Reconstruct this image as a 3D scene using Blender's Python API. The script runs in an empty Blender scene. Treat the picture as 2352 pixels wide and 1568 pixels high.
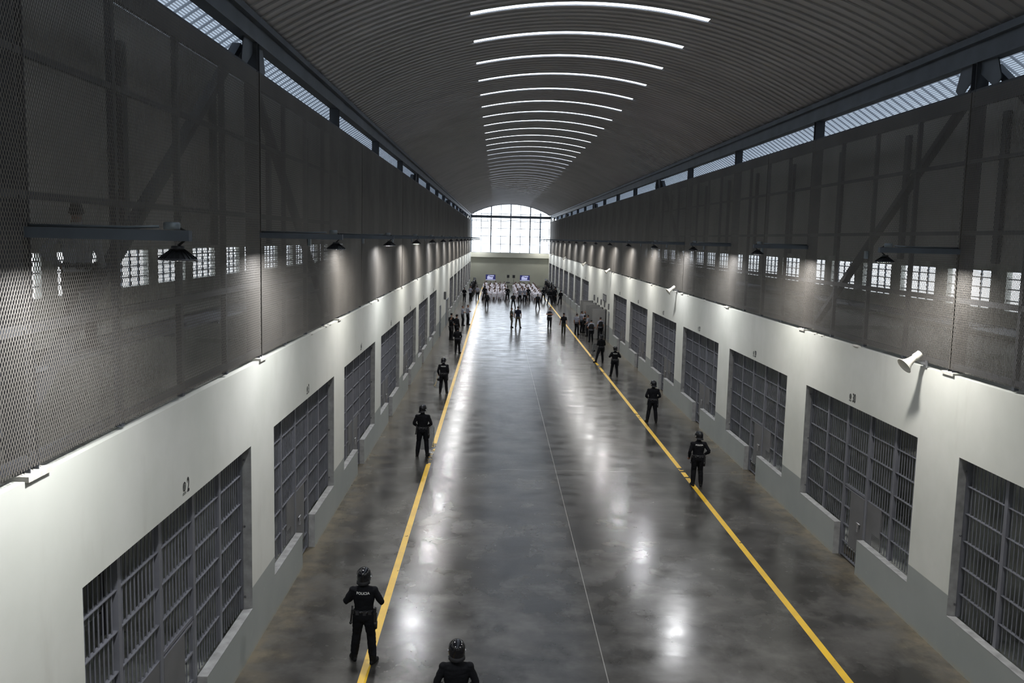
import bpy, bmesh, math, random
import numpy as np
from mathutils import Vector, Matrix, noise
random.seed(7)
D = bpy.data
sc = bpy.context.scene
COL = sc.collection

# ------------------------------------------------------------------ camera, world, exposure
cam = D.cameras.new('camera'); camo = D.objects.new('camera', cam); COL.objects.link(camo)
cam.sensor_width = 36.0; cam.lens = 2045.24/2352*36; cam.clip_start = .05; cam.clip_end = 1200
Rm = Matrix(((0.99959, -0.021611, -0.018788), (-0.016183, 0.114975, -0.993237), (0.023625, 0.993133, 0.114578)))
camo.matrix_world = Matrix.Translation((0, 0, 7.7)) @ Rm.to_4x4()
sc.camera = camo
SKY = 7.0
w = D.worlds.new('overcast_sky'); sc.world = w; w.use_nodes = True
bg = w.node_tree.nodes['Background']; bg.inputs[0].default_value = (.86, .93, 1.0, 1); bg.inputs[1].default_value = SKY
sc.view_settings.view_transform = 'Standard'; sc.view_settings.look = 'None'
sc.view_settings.exposure = 0.0; sc.view_settings.gamma = 1.0; sc.view_settings.use_curve_mapping = False
LAMP_W = 118.0
sc.cycles.max_bounces = 8; sc.cycles.diffuse_bounces = 5; sc.cycles.glossy_bounces = 3
sc.cycles.transparent_max_bounces = 16; sc.cycles.sample_clamp_indirect = 4.0

# ------------------------------------------------------------------ dimensions of the hall (metres)
XL, XR = -4.358, 8.626
P = 8.203
YL2, YR31 = 15.80, 15.98            # far jamb of cell 2 (one side) and of cell 31 (other side)
OPEN = 6.567
ZT, ZS, ZW = 3.88, 0.82, 5.34       # opening head, low wall, top of concrete wall
YE = 148.92
Y0 = -6.0
YC = 16.6                           # column grid
XC = (XL+XR)/2
SP = 6.675; ARC_R = 13.22; ARC_Z = 11.6+1.81-13.22

# ------------------------------------------------------------------ helpers
def mat(name, col, rough=.6, metal=0., spec=.5, noise_amt=0., noise_scale=2., detail=4., bump=0., bscale=40., emit=None, estr=0.):
    m = D.materials.new(name); m.use_nodes = True; nt = m.node_tree; b = nt.nodes['Principled BSDF']
    b.inputs['Base Color'].default_value = (*col, 1); b.inputs['Roughness'].default_value = rough
    b.inputs['Metallic'].default_value = metal; b.inputs['Specular IOR Level'].default_value = spec
    if noise_amt or bump:
        tc = nt.nodes.new('ShaderNodeTexCoord')
    if noise_amt:
        n = nt.nodes.new('ShaderNodeTexNoise'); n.inputs['Scale'].default_value = noise_scale; n.inputs['Detail'].default_value = detail
        nt.links.new(tc.outputs['Object'], n.inputs['Vector'])
        r = nt.nodes.new('ShaderNodeValToRGB'); r.color_ramp.elements[0].position = .3; r.color_ramp.elements[1].position = .7
        r.color_ramp.elements[0].color = tuple(c*(1-noise_amt) for c in col)+(1,)
        r.color_ramp.elements[1].color = tuple(min(1, c*(1+noise_amt*.6)) for c in col)+(1,)
        nt.links.new(n.outputs['Fac'], r.inputs['Fac']); nt.links.new(r.outputs['Color'], b.inputs['Base Color'])
    if bump:
        n2 = nt.nodes.new('ShaderNodeTexNoise'); n2.inputs['Scale'].default_value = bscale; n2.inputs['Detail'].default_value = 3
        nt.links.new(tc.outputs['Object'], n2.inputs['Vector'])
        bp = nt.nodes.new('ShaderNodeBump'); bp.inputs['Strength'].default_value = bump; bp.inputs['Distance'].default_value = .02
        nt.links.new(n2.outputs['Fac'], bp.inputs['Height']); nt.links.new(bp.outputs['Normal'], b.inputs['Normal'])
    if emit:
        b.inputs['Emission Color'].default_value = (*emit, 1); b.inputs['Emission Strength'].default_value = estr
    return m

class G:
    """node graph shorthand"""
    def __init__(s, m): s.nt = m.node_tree; s.n = s.nt.nodes; s.b = s.n['Principled BSDF']
    def new(s, t, **k):
        x = s.n.new(t)
        for a, v in k.items():
            setattr(x, a, v)
        return x
    def link(s, a, b): s.nt.links.new(a, b)
    def pos(s):
        g = s.new('ShaderNodeNewGeometry'); x = s.new('ShaderNodeSeparateXYZ'); s.link(g.outputs['Position'], x.inputs[0]); return g.outputs['Position'], x.outputs
    def math(s, op, a, b=None, c=None, clamp=False):
        x = s.new('ShaderNodeMath', operation=op, use_clamp=clamp)
        for i, v in enumerate((a, b, c)):
            if v is None: continue
            if isinstance(v, (int, float)): x.inputs[i].default_value = v
            else: s.link(v, x.inputs[i])
        return x.outputs[0]
    def noise(s, vec, scale, detail=4, rough=.55, stretch=None):
        if stretch:
            mp = s.new('ShaderNodeMapping'); mp.inputs['Scale'].default_value = stretch; s.link(vec, mp.inputs['Vector']); vec = mp.outputs[0]
        x = s.new('ShaderNodeTexNoise'); x.inputs['Scale'].default_value = scale; x.inputs['Detail'].default_value = detail
        x.inputs['Roughness'].default_value = rough; s.link(vec, x.inputs['Vector']); return x.outputs['Fac']
    def step(s, v, lo, hi):
        x = s.new('ShaderNodeMapRange', interpolation_type='SMOOTHSTEP'); x.inputs['From Min'].default_value = lo; x.inputs['From Max'].default_value = hi
        s.link(v, x.inputs['Value']); return x.outputs[0]
    def mix(s, f, a, b):
        x = s.new('ShaderNodeMix', data_type='RGBA')
        if isinstance(f, (int, float)): x.inputs[0].default_value = f
        else: s.link(f, x.inputs[0])
        for i, v in ((6, a), (7, b)):
            if isinstance(v, tuple): x.inputs[i].default_value = (*v, 1)
            else: s.link(v, x.inputs[i])
        return x.outputs[2]

class MB:
    def __init__(s): s.v = []; s.f = []; s.mi = []; s.cur = 0; s.smooth = []
    def add(s, vs, fs, sm=False):
        o = len(s.v); s.v += [tuple(v) for v in vs]; s.f += [tuple(i+o for i in f) for f in fs]
        s.mi += [s.cur]*len(fs); s.smooth += [sm]*len(fs); return s
    def box(s, x0, x1, y0, y1, z0, z1):
        if x0 > x1: x0, x1 = x1, x0
        if y0 > y1: y0, y1 = y1, y0
        if z0 > z1: z0, z1 = z1, z0
        vs = [(x, y, z) for x in (x0, x1) for y in (y0, y1) for z in (z0, z1)]
        return s.add(vs, [(0, 1, 3, 2), (4, 6, 7, 5), (0, 4, 5, 1), (2, 3, 7, 6), (0, 2, 6, 4), (1, 5, 7, 3)])
    def bar(s, a, b, w, h=None, up=(0, 0, 1)):
        a = Vector(a); b = Vector(b); d = (b-a).normalized(); u = Vector(up)
        if abs(d.dot(u)) > .98: u = Vector((0, 1, 0))
        r = d.cross(u).normalized(); u = r.cross(d).normalized(); h = h or w
        vs = [p+r*(sx*w/2)+u*(sz*h/2) for p in (a, b) for sx, sz in ((-1, -1), (1, -1), (1, 1), (-1, 1))]
        return s.add(vs, [(0, 1, 2, 3)[::-1], (4, 5, 6, 7), (0, 4, 7, 3)[::-1], (1, 2, 6, 5)[::-1], (0, 1, 5, 4), (3, 7, 6, 2)])
    def tube(s, pts, rad, n=8, cap=True, sm=True):
        pts = [Vector(p) for p in pts]; rr = rad if isinstance(rad, (list, tuple)) else [rad]*len(pts)
        rings = []; prev = None
        for i, p in enumerate(pts):
            d = (pts[min(i+1, len(pts)-1)]-pts[max(i-1, 0)]).normalized()
            if prev is None:
                u = Vector((0, 0, 1)) if abs(d.z) < .9 else Vector((0, 1, 0))
            else: u = prev
            r = d.cross(u).normalized(); u = r.cross(d).normalized(); prev = u
            rings.append([p+(r*math.cos(t)+u*math.sin(t))*rr[i] for t in [2*math.pi*k/n for k in range(n)]])
        vs = [v for r in rings for v in r]; fs = []
        for i in range(len(pts)-1):
            for k in range(n):
                fs.append((i*n+k, i*n+(k+1) % n, (i+1)*n+(k+1) % n, (i+1)*n+k))
        if cap: fs.append(tuple(range(n))[::-1]); fs.append(tuple((len(pts)-1)*n+k for k in range(n)))
        return s.add(vs, fs, sm)
    def lathe(s, prof, n=20, M=None, sm=True, capb=True, capt=True):
        M = M or Matrix(); vs = []
        for r, z in prof:
            for k in range(n):
                t = 2*math.pi*k/n; vs.append(M @ Vector((r*math.cos(t), r*math.sin(t), z)))
        fs = []
        for i in range(len(prof)-1):
            for k in range(n): fs.append((i*n+k, i*n+(k+1) % n, (i+1)*n+(k+1) % n, (i+1)*n+k))
        if capb: fs.append(tuple(range(n))[::-1])
        if capt: fs.append(tuple((len(prof)-1)*n+k for k in range(n)))
        return s.add(vs, fs, sm)
    def loft(s, secs, n=16, M=None, sm=True):
        """secs: (cx, cy, z, rx, ry)"""
        M = M or Matrix(); vs = []
        for cx, cy, z, rx, ry in secs:
            for k in range(n):
                t = 2*math.pi*k/n; vs.append(M @ Vector((cx+rx*math.cos(t), cy+ry*math.sin(t), z)))
        fs = []
        for i in range(len(secs)-1):
            for k in range(n): fs.append((i*n+k, i*n+(k+1) % n, (i+1)*n+(k+1) % n, (i+1)*n+k))
        fs.append(tuple(range(n))[::-1]); fs.append(tuple((len(secs)-1)*n+k for k in range(n)))
        return s.add(vs, fs, sm)
    def ball(s, c, rx, ry, rz, n=14, m=9, rot=None, sm=True):
        R = rot or Matrix.Identity(3); c = Vector(c); vs = []
        for i in range(m+1):
            ph = math.pi*(i/m); zz = -math.cos(ph); rr = max(math.sin(ph), .02)
            for k in range(n):
                t = 2*math.pi*k/n; vs.append(c+R @ Vector((rx*rr*math.cos(t), ry*rr*math.sin(t), rz*zz)))
        fs = []
        for i in range(m):
            for k in range(n): fs.append((i*n+k, i*n+(k+1) % n, (i+1)*n+(k+1) % n, (i+1)*n+k))
        fs.append(tuple(range(n))[::-1]); fs.append(tuple(m*n+k for k in range(n)))
        return s.add(vs, fs, sm)
    def mesh(s, name):
        me = D.meshes.new(name); me.from_pydata(s.v, [], s.f)
        me.polygons.foreach_set('material_index', s.mi); me.polygons.foreach_set('use_smooth', s.smooth); me.update(); return me
    def build(s, name, mats, parent=None, loc=(0, 0, 0)):
        me = s.mesh(name)
        for m in (mats if isinstance(mats, (list, tuple)) else [mats]): me.materials.append(m)
        return link(name, me, parent, loc)

def link(name, me, parent=None, loc=(0, 0, 0), rz=0.):
    o = D.objects.new(name, me); COL.objects.link(o); o.location = loc; o.rotation_euler = (0, 0, rz)
    if parent: o.parent = parent
    return o
def tag(o, label=None, cat=None, group=None, kind=None):
    if label: o['label'] = label
    if cat: o['category'] = cat
    if group: o['group'] = group
    if kind: o['kind'] = kind
    return o
def empty(name, loc=(0, 0, 0), rz=0.):
    o = D.objects.new(name, None); COL.objects.link(o); o.location = loc; o.rotation_euler = (0, 0, rz); o.empty_display_size = .2; return o
def copy_tree(o, parent=None):
    c = o.copy(); COL.objects.link(c); c.parent = parent
    for k, v in o.items(): c[k] = v
    for ch in list(o.children): copy_tree(ch, c)
    return c
ORD = ['zeroth', 'first', 'second', 'third', 'fourth', 'fifth', 'sixth', 'seventh', 'eighth', 'ninth', 'tenth', 'eleventh', 'twelfth', 'thirteenth',
       'fourteenth', 'fifteenth', 'sixteenth', 'seventeenth', 'eighteenth', 'nineteenth', 'twentieth']
def nth(i):
    return ORD[i] if i <= 20 else {20: 'twenty-', 30: 'thirty-', 40: 'forty-', 50: 'fifty-'}[i//10*10]+ORD[i % 10] if i % 10 else {30: 'thirtieth', 40: 'fortieth'}[i]
def grid_solid(mb, ys, zs, filled, x0, x1):
    """slab from x0 (hall face) to x1 with cells of the y/z grid filled; only outer faces are made"""
    def q(a, b, c, d): mb.add([a, b, c, d], [(0, 1, 2, 3)])
    ny, nz = len(ys)-1, len(zs)-1
    F = lambda i, j: 0 <= i < ny and 0 <= j < nz and filled(i, j)
    for i in range(ny):
        for j in range(nz):
            if not F(i, j): continue
            a, b, c, d = ys[i], ys[i+1], zs[j], zs[j+1]
            q((x0, a, c), (x0, b, c), (x0, b, d), (x0, a, d)); q((x1, a, c), (x1, a, d), (x1, b, d), (x1, b, c))
            if not F(i-1, j): q((x0, a, c), (x0, a, d), (x1, a, d), (x1, a, c))
            if not F(i+1, j): q((x0, b, c), (x1, b, c), (x1, b, d), (x0, b, d))
            if not F(i, j-1): q((x0, a, c), (x1, a, c), (x1, b, c), (x0, b, c))
            if not F(i, j+1): q((x0, a, d), (x0, b, d), (x1, b, d), (x1, a, d))

# ------------------------------------------------------------------ materials
M = {}
M['bar'] = mat('blue_grey_bar_paint', (.160, .164, .185), .42, .15, noise_amt=.12, noise_scale=3)
M['steel'] = mat('blue_grey_steel', (.13, .15, .18), .5, .15, noise_amt=.2, noise_scale=1.5)
M['grille'] = mat('lit_grille_bars', (.42, .41, .38), .5, .1)  # paler copy of the bar paint: lamp light on the grid put into colour
M['shadesteel'] = mat('shaded_blue_steel', (.060, .066, .078), .55, .1)  # darker copy of the steel, shade behind the screens put into its colour
M['plate'] = mat('grey_steel_plate', (.15, .15, .155), .45, .3, noise_amt=.15, noise_scale=2)
M['chrome'] = mat('bright_hasp_steel', (.55, .55, .56), .3, .9)
M['jamb'] = mat('raw_grey_concrete', (.30, .30, .295), .9, noise_amt=.3, noise_scale=5)
M['cellwall'] = mat('stained_cell_concrete', (.48, .49, .45), .9, noise_amt=.45, noise_scale=1.4, detail=8)
M['bunk'] = mat('dark_bunk_steel', (.06, .06, .065), .6, .4)
M['roof'] = mat('galvanised_roof_sheet', (.44, .44, .455), .36, .65, noise_amt=.12, noise_scale=.5)
M['mesh'] = mat('galvanised_expanded_metal', (.150, .139, .124), .45, .3, noise_amt=.35, noise_scale=.35)
M['cladding'] = mat('grey_cladding_sheet', (.44, .42, .385), .8, noise_amt=.15, noise_scale=.7)
M['black'] = mat('black_cast_housing', (.012, .012, .014), .45)
M['rim'] = mat('grey_lamp_rim', (.10, .10, .11), .4, .3)
M['conduit'] = mat('grey_conduit', (.22, .25, .27), .4, .4)
M['ink'] = mat('black_paint_marking', (.015, .015, .015), .7)
M['inkgrey'] = mat('grey_paint_marking', (.09, .095, .085), .7)
M['horn'] = mat('cream_horn_plastic', (.78, .75, .66), .45)
M['horn_in'] = mat('horn_throat', (.25, .25, .21), .6)
M['doorpaint'] = mat('grey_door_paint', (.18, .18, .175), .55, noise_amt=.08)
M['signgrey'] = mat('grey_sign_face', (.09, .09, .095), .5)
M['signwhite'] = mat('pale_sign_face', (.5, .5, .5), .5)
M['plastic'] = mat('white_chair_plastic', (.72, .71, .76), .4)
M['tvframe'] = mat('tv_bezel', (.01, .01, .012), .35)
M['tvblue'] = mat('tv_dark_blue', (.01, .012, .05), .4, emit=(.02, .022, .10), estr=1.)
M['tvwhite'] = mat('tv_pale_panel', (.2, .2, .3), .4, emit=(.62, .66, 1.), estr=.6)
M['tvdark'] = mat('tv_dark_shape', (.02, .02, .05), .4, emit=(.02, .02, .07), estr=1.)
M['ground'] = mat('pale_gravel_ground', (.72, .70, .66), .95, noise_amt=.1)
M['plaster'] = mat('loose_white_mortar', (.55, .53, .48), .9, noise_amt=.15, noise_scale=14)
M['rubber'] = mat('dark_cable', (.02, .02, .02), .6)

def glass(name, tint=(1, 1, 1), gl=.08):
    m = D.materials.new(name); m.use_nodes = True; nt = m.node_tree; nt.nodes.clear()
    o = nt.nodes.new('ShaderNodeOutputMaterial'); t = nt.nodes.new('ShaderNodeBsdfTransparent'); g = nt.nodes.new('ShaderNodeBsdfGlossy')
    x = nt.nodes.new('ShaderNodeMixShader'); t.inputs[0].default_value = (*tint, 1); g.inputs['Roughness'].default_value = .08
    x.inputs[0].default_value = gl; nt.links.new(t.outputs[0], x.inputs[1]); nt.links.new(g.outputs[0], x.inputs[2]); nt.links.new(x.outputs[0], o.inputs[0]); return m
M['glass'] = glass('window_glass', (.54, .55, .57)); M['clearglass'] = glass('clear_glass', (.6, .61, .63))
M['lens'] = glass('lamp_lens', (1, 1, 1), .05)
M['shield'] = glass('clear_polycarbonate', (.74, .77, .80), .30)
m = D.materials.new('milky_skylight_sheet'); m.use_nodes = True; nt = m.node_tree; nt.nodes.clear()
o_ = nt.nodes.new('ShaderNodeOutputMaterial'); t_ = nt.nodes.new('ShaderNodeBsdfTranslucent'); t_.inputs[0].default_value = (.72, .76, .84, 1)
nt.links.new(t_.outputs[0], o_.inputs[0]); M['skylight'] = m
m = mat('brightened_eave_sheet', (.34, .37, .42), .7); g_ = None; M['overhang'] = m  # roof sheet made paler and translucent to brighten the eave gap

def overhang_material():
    m = M['overhang']; g = G(m); p, s = g.pos()
    a = g.math('SINE', g.math('MULTIPLY', s[0], 150.)); k = g.step(a, -.6, .6)
    rb = g.step(g.math('ABSOLUTE', g.math('SUBTRACT', g.math('FLOORED_MODULO', g.math('SUBTRACT', s[1], 22.12), 3.075/8), .36)), .02, .05)  # dark stripes put the shade of the ribs into the colour
    k = g.math('MULTIPLY', k, rb)
    c = g.mix(k, (.12, .14, .17), (.46, .50, .56)); g.link(c, g.b.inputs['Base Color'])
    t = g.new('ShaderNodeBsdfTranslucent'); g.link(g.mix(k, (.030, .034, .040), (.075, .085, .098)), t.inputs[0]); x = g.new('ShaderNodeAddShader')
    g.link(g.b.outputs[0], x.inputs[0]); g.link(t.outputs[0], x.inputs[1]); g.link(x.outputs[0], g.n['Material Output'].inputs[0])
def wall_material():
    m = mat('painted_wall', (.5, .5, .5), .62); g = G(m); p, s = g.pos()
    big = g.noise(p, .35, 5, .6); fine = g.noise(p, 5, 6, .6); streak = g.noise(p, 1.2, 6, .65, (1, 1, .22))
    up = g.mix(g.step(big, .3, .7), (.54, .55, .495), (.64, .64, .59))
    up = g.mix(g.math('MULTIPLY', g.step(streak, .56, .78), .35), up, (.42, .41, .36))
    lo = g.mix(g.step(big, .3, .7), (.265, .285, .268), (.31, .325, .305))
    lo = g.mix(g.math('MULTIPLY', g.step(fine, .62, .75), .3), lo, (.42, .43, .40))
    band = g.step(s[2], 1.215, 1.235)
    c = g.mix(band, lo, up)
    foot = g.math('MULTIPLY', g.math('SUBTRACT', 1., g.step(s[2], .0, .12)), g.step(fine, .35, .6))
    c = g.mix(g.math('MULTIPLY', foot, .7), c, (.33, .30, .22))
    g.link(c, g.b.inputs['Base Color']); return m
overhang_material(); M['wall'] = wall_material()

def end_material():
    m = mat('painted_end_wall', (.3, .3, .25), .7); g = G(m); p, s = g.pos()
    big = g.noise(p, .3, 4)
    lo = g.mix(g.step(big, .3, .7), (.33, .335, .275), (.37, .375, .31))
    up = g.mix(g.step(big, .3, .7), (.50, .50, .42), (.56, .56, .48))
    g.link(g.mix(g.step(s[2], 4.55, 4.57), lo, up), g.b.inputs['Base Color']); return m
M['endwall'] = end_material()

def floor_material():
    m = mat('polished_concrete', (.1, .1, .1), .25); g = G(m); p, s = g.pos()
    n1 = g.noise(p, .28, 6, .62); n2 = g.noise(p, 1.1, 5, .55, (1.0, 1.35, 1)); n3 = g.noise(p, 6, 3, .6); n4 = g.noise(p, .55, 4, .6, (1, .35, 1))
    c = g.mix(g.step(n1, .3, .7), (.030, .029, .027), (.088, .085, .079))
    c = g.mix(g.math('MULTIPLY', g.step(n2, .38, .78), .6), c, (.125, .120, .110))
    c = g.mix(g.math('MULTIPLY', g.step(g.noise(p, .8, 5, .55, (1.2, .8, 1)), .44, .64), .75), c, (.022, .021, .019))
    c = g.mix(g.math('MULTIPLY', g.step(n3, .60, .85), .22), c, (.24, .23, .21))
    # brown water stains that run along the foot of both walls, with an irregular edge of their own
    ax = g.math('SUBTRACT', XR-XC, g.math('ABSOLUTE', g.math('SUBTRACT', s[0], XC)))
    edge = g.math('ADD', ax, g.math('MULTIPLY', g.math('SUBTRACT', n2, .5), 1.5))
    st = g.math('SUBTRACT', 1., g.step(edge, -.25, 1.0))
    st = g.math('MULTIPLY', st, g.math('ADD', .35, g.math('MULTIPLY', g.step(g.noise(p, 1.7, 5, .65), .35, .65), .65)))
    c = g.mix(g.math('MULTIPLY', st, .75), c, (.185, .155, .105))
    # sawn joints
    fx = g.math('ABSOLUTE', g.math('SUBTRACT', s[0], 2.12))
    jl = g.math('SUBTRACT', 1., g.step(fx, .006, .012))
    fy = g.math('ABSOLUTE', g.math('SUBTRACT', g.math('FLOORED_MODULO', g.math('ADD', s[1], 7.3), 14.6), 7.3))
    jt = g.math('SUBTRACT', 1., g.step(fy, .006, .014))
    c = g.mix(g.math('MULTIPLY', jl, .8), c, (.30, .29, .27))
    c = g.mix(g.math('MULTIPLY', jt, .3), c, (.26, .25, .23))
    g.link(c, g.b.inputs['Base Color'])
    r = g.math('ADD', .15, g.math('MULTIPLY', g.step(g.noise(p, .9, 3, .5, (1., 1.5, 1)), .2, .8), .11))
    r = g.math('ADD', r, g.math('MULTIPLY', g.step(n3, .5, .8), .02))
    r = g.math('ADD', r, g.math('MULTIPLY', st, .3))
    r = g.math('MINIMUM', r, .266)
    g.link(r, g.b.inputs['Roughness'])
    bp = g.new('ShaderNodeBump'); bp.inputs['Strength'].default_value = .2; bp.inputs['Distance'].default_value = .012
    h = g.noise(p, 1.6, 2, .5, (1, 1.8, 1)); g.link(h, bp.inputs['Height']); g.link(bp.outputs[0], g.b.inputs['Normal'])
    g.b.inputs['Specular IOR Level'].default_value = .38
    return m
M['floor'] = floor_material()

def yellow_material():
    m = mat('worn_yellow_paint', (.62, .40, .035), .42); g = G(m); p, s = g.pos()
    n = g.noise(p, 5, 6, .7); d = g.noise(p, 1.3, 3, .6)
    c = g.mix(g.step(d, .35, .7), (.74, .46, .018), (.62, .38, .03)); g.link(c, g.b.inputs['Base Color'])
    # worn-off patches around two stretches of the line
    def near(y0, wd): return g.math('SUBTRACT', 1., g.step(g.math('ABSOLUTE', g.math('SUBTRACT', s[1], y0)), wd*.5, wd))
    leftside = g.math('LESS_THAN', s[0], 0.)
    wear = g.math('MULTIPLY', near(31.2, 2.2), leftside)
    th = g.math('SUBTRACT', .70, g.math('MULTIPLY', wear, .26))
    hole = g.math('GREATER_THAN', g.math('ADD', n, g.math('MULTIPLY', g.math('GREATER_THAN', g.noise(p, 1.1, 2, .5, (0, 1, 0)), .62), .09)), th)
    cut = g.math('MULTIPLY', g.math('GREATER_THAN', g.noise(p, 3.3, 2, .5, (.5, 1, 0)), .53), g.math('GREATER_THAN', g.math('ADD', g.math('ADD', near(29.2, .8), near(39.0, .8)), near(55, 5.)), .3))
    hole = g.math('MAXIMUM', hole, g.math('MULTIPLY', cut, g.math('SUBTRACT', 1., leftside)))
    t = g.new('ShaderNodeBsdfTransparent'); x = g.new('ShaderNodeMixShader'); g.link(hole, x.inputs[0]); g.link(g.b.outputs[0], x.inputs[1]); g.link(t.outputs[0], x.inputs[2])
    g.link(x.outputs[0], g.n['Material Output'].inputs[0]); return m
M['yellow'] = yellow_material()

# ------------------------------------------------------------------ cell positions
def yfar(side, k):          # k = 0 is the first opening (cell 1 / cell 32); 8 cells, a two-bay gap, 8 cells
    base = (YL2 if side < 0 else YR31) - P
    return base + k*P + (2*P if k >= 8 else 0)
def wall_x(side): return XL if side < 0 else XR
def cell_no(side, k): return k+1 if side < 0 else 32-k

# ------------------------------------------------------------------ shell
mb = MB(); mb.add([(XL-.6, Y0, 0), (XR+.6, Y0, 0), (XR+.6, YE+.3, 0), (XL-.6, YE+.3, 0)], [(0, 1, 2, 3)])
o = mb.build('floor', M['floor']); tag(o, kind='structure')
for side in (-1, 1):
    X = wall_x(side); s = side
    mb = MB(); mb.box(X+s*.55, X+s*9.3, Y0, YE, -.04, -.002)
    tag(mb.build('floor_cells', M['cellwall']), kind='structure')
mb = MB(); mb.add([(-160, -60, -.12), (170, -60, -.12), (170, 420, -.12), (-160, 420, -.12)], [(0, 1, 2, 3)])
tag(mb.build('ground', M['ground']), kind='structure')

DG0, DG1 = 2.58, 3.98       # gap in the low wall where the gate stands, measured from the far jamb
for side in (-1, 1):
    X = wall_x(side); s = side
    ys = [Y0]; info = []
    for k in range(16):
        f = yfar(side, k); n = f-OPEN
        ys += [n, f-DG1, f-DG0, f]
    ys.append(YE); zs = [0, ZS, ZT, ZW]
    def filled(i, j):
        if j == 2: return True
        r = i % 4
        if r == 0: return True
        if j == 0: return r != 2
        return False
    mb = MB(); grid_solid(mb, ys, zs, filled, X, X+s*.15)
    # thickening behind the piers so that the wall reads as a wall from the cells too
    for k in range(16):
        f = yfar(side, k)
        mb.box(X+s*.15, X+s*.35, f+.02, f+P-OPEN-.02, 0, ZT)
    nm = 'wall_left' if side < 0 else 'wall_right'
    w_ = mb.build(nm, [M['wall']]); tag(w_, kind='structure')
    # raw concrete jamb and sill faces of every opening
    mb = MB()
    for k in range(16):
        f = yfar(side, k); n = f-OPEN
        mb.box(X+s*.004, X+s*.34, f-.006, f+.004, ZS, ZT); mb.box(X+s*.004, X+s*.34, n-.004, n+.006, ZS, ZT)
        mb.box(X-s*.002, X+s*.16, n, f-DG1, ZS, ZS+.012); mb.box(X-s*.002, X+s*.16, f-DG0, f, ZS, ZS+.012)
        mb.box(X+s*.004, X+s*.155, f-DG1-.002, f-DG1+.006, 0, ZS); mb.box(X+s*.004, X+s*.155, f-DG0-.006, f-DG0+.002, 0, ZS)
    tag(mb.build('trim_'+('1' if s < 0 else '2'), M['jamb']), kind='structure')
    # partitions between cells and the outer wall with its window band
    mb = MB()
    for k in range(-1, 16):
        yy = (yfar(side, k) if k >= 0 else yfar(side, 0)-P)+.82
        mb.box(X+s*.36, X+s*9.2, yy-.09, yy+.09, 0, 4.75)
    for yy in (yfar(side, 8)-OPEN-.82, ): mb.box(X+s*.36, X+s*9.2, yy-.09, yy+.09, 0, 4.75)
    tag(mb.build('wall_partition_'+('left' if s < 0 else 'right'), M['cellwall']), kind='structure')
    ys = [Y0]; yy = Y0+1.0
    while yy < YE-3: ys += [yy, yy+3.1]; yy += 4.1
    ys.append(YE); zs = [0, 5.6, 6.95, 8.7]
    mb = MB(); grid_solid(mb, ys, zs, lambda i, j: j != 1 or i % 2 == 0, X+s*9.2, X+s*9.4)
    tag(mb.build('wall_outer_'+('left' if s < 0 else 'right'), M['cellwall']), kind='structure')
    mb = MB()
    for i in range(1, len(ys)-1, 2):
        a, b = ys[i], ys[i+1]
        for t in range(1, 4): yy = a+(b-a)*t/4; mb.box(X+s*9.26, X+s*9.32, yy-.03, yy+.03, 5.6, 6.95)
        for z in (5.95, 6.35, 6.7): mb.box(X+s*9.27, X+s*9.31, a, b, z-.02, z+.02)
    wf = mb.build('window_'+('2' if s < 0 else '3'), M['steel']); tag(wf, kind='structure')
    mb = MB()
    for i in range(1, len(ys)-1, 2): mb.add([(X+s*9.34, ys[i], 5.6), (X+s*9.34, ys[i+1], 5.6), (X+s*9.34, ys[i+1], 6.95), (X+s*9.34, ys[i], 6.95)], [(0, 1, 2, 3)])
    mb.build('glass', M['clearglass'], wf)
    # side roof above the cells and cladding behind the screen
    mb = MB(); n = 0; yy = Y0
    mb.add([(X+s*1.16, Y0, 9.5), (X+s*9.5, Y0, 8.66), (X+s*9.5, YE, 8.66), (X+s*1.16, YE, 9.5)], [(0, 1, 2, 3)])
    mb.add([(X+s*1.16, Y0, 9.56), (X+s*9.5, Y0, 8.72), (X+s*9.5, YE, 8.72), (X+s*1.16, YE, 9.56)], [(0, 1, 2, 3)])
    tag(mb.build('ceiling_side_'+('left' if s < 0 else 'right'), M['cladding']), kind='structure')
    mb = MB(); mb.box(X+s*1.1, X+s*1.16, Y0, YE, 7.42, 10.85)
    tag(mb.build('wall_cladding_'+('left' if s < 0 else 'right'), M['cladding']), kind='structure')
mb = MB(); mb.box(XL-.5, XR+.5, Y0-.3, Y0, 0, 13.4); tag(mb.build('wall_back', M['wall']), kind='structure')
for s in (-1, 1):
    X = wall_x(s)
    mb = MB(); mb.box(X+s*.4, X+s*9.4, Y0-.3, Y0, 0, 10.3); tag(mb.build('wall_gable_'+('left' if s < 0 else 'right'), M['cellwall']), kind='structure')
    mb = MB(); mb.box(X+s*.4, X+s*9.4, YE, YE+.3, 0, 8.7); tag(mb.build('wall_gable_far_'+('left' if s < 0 else 'right'), M['cellwall']), kind='structure')

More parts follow.
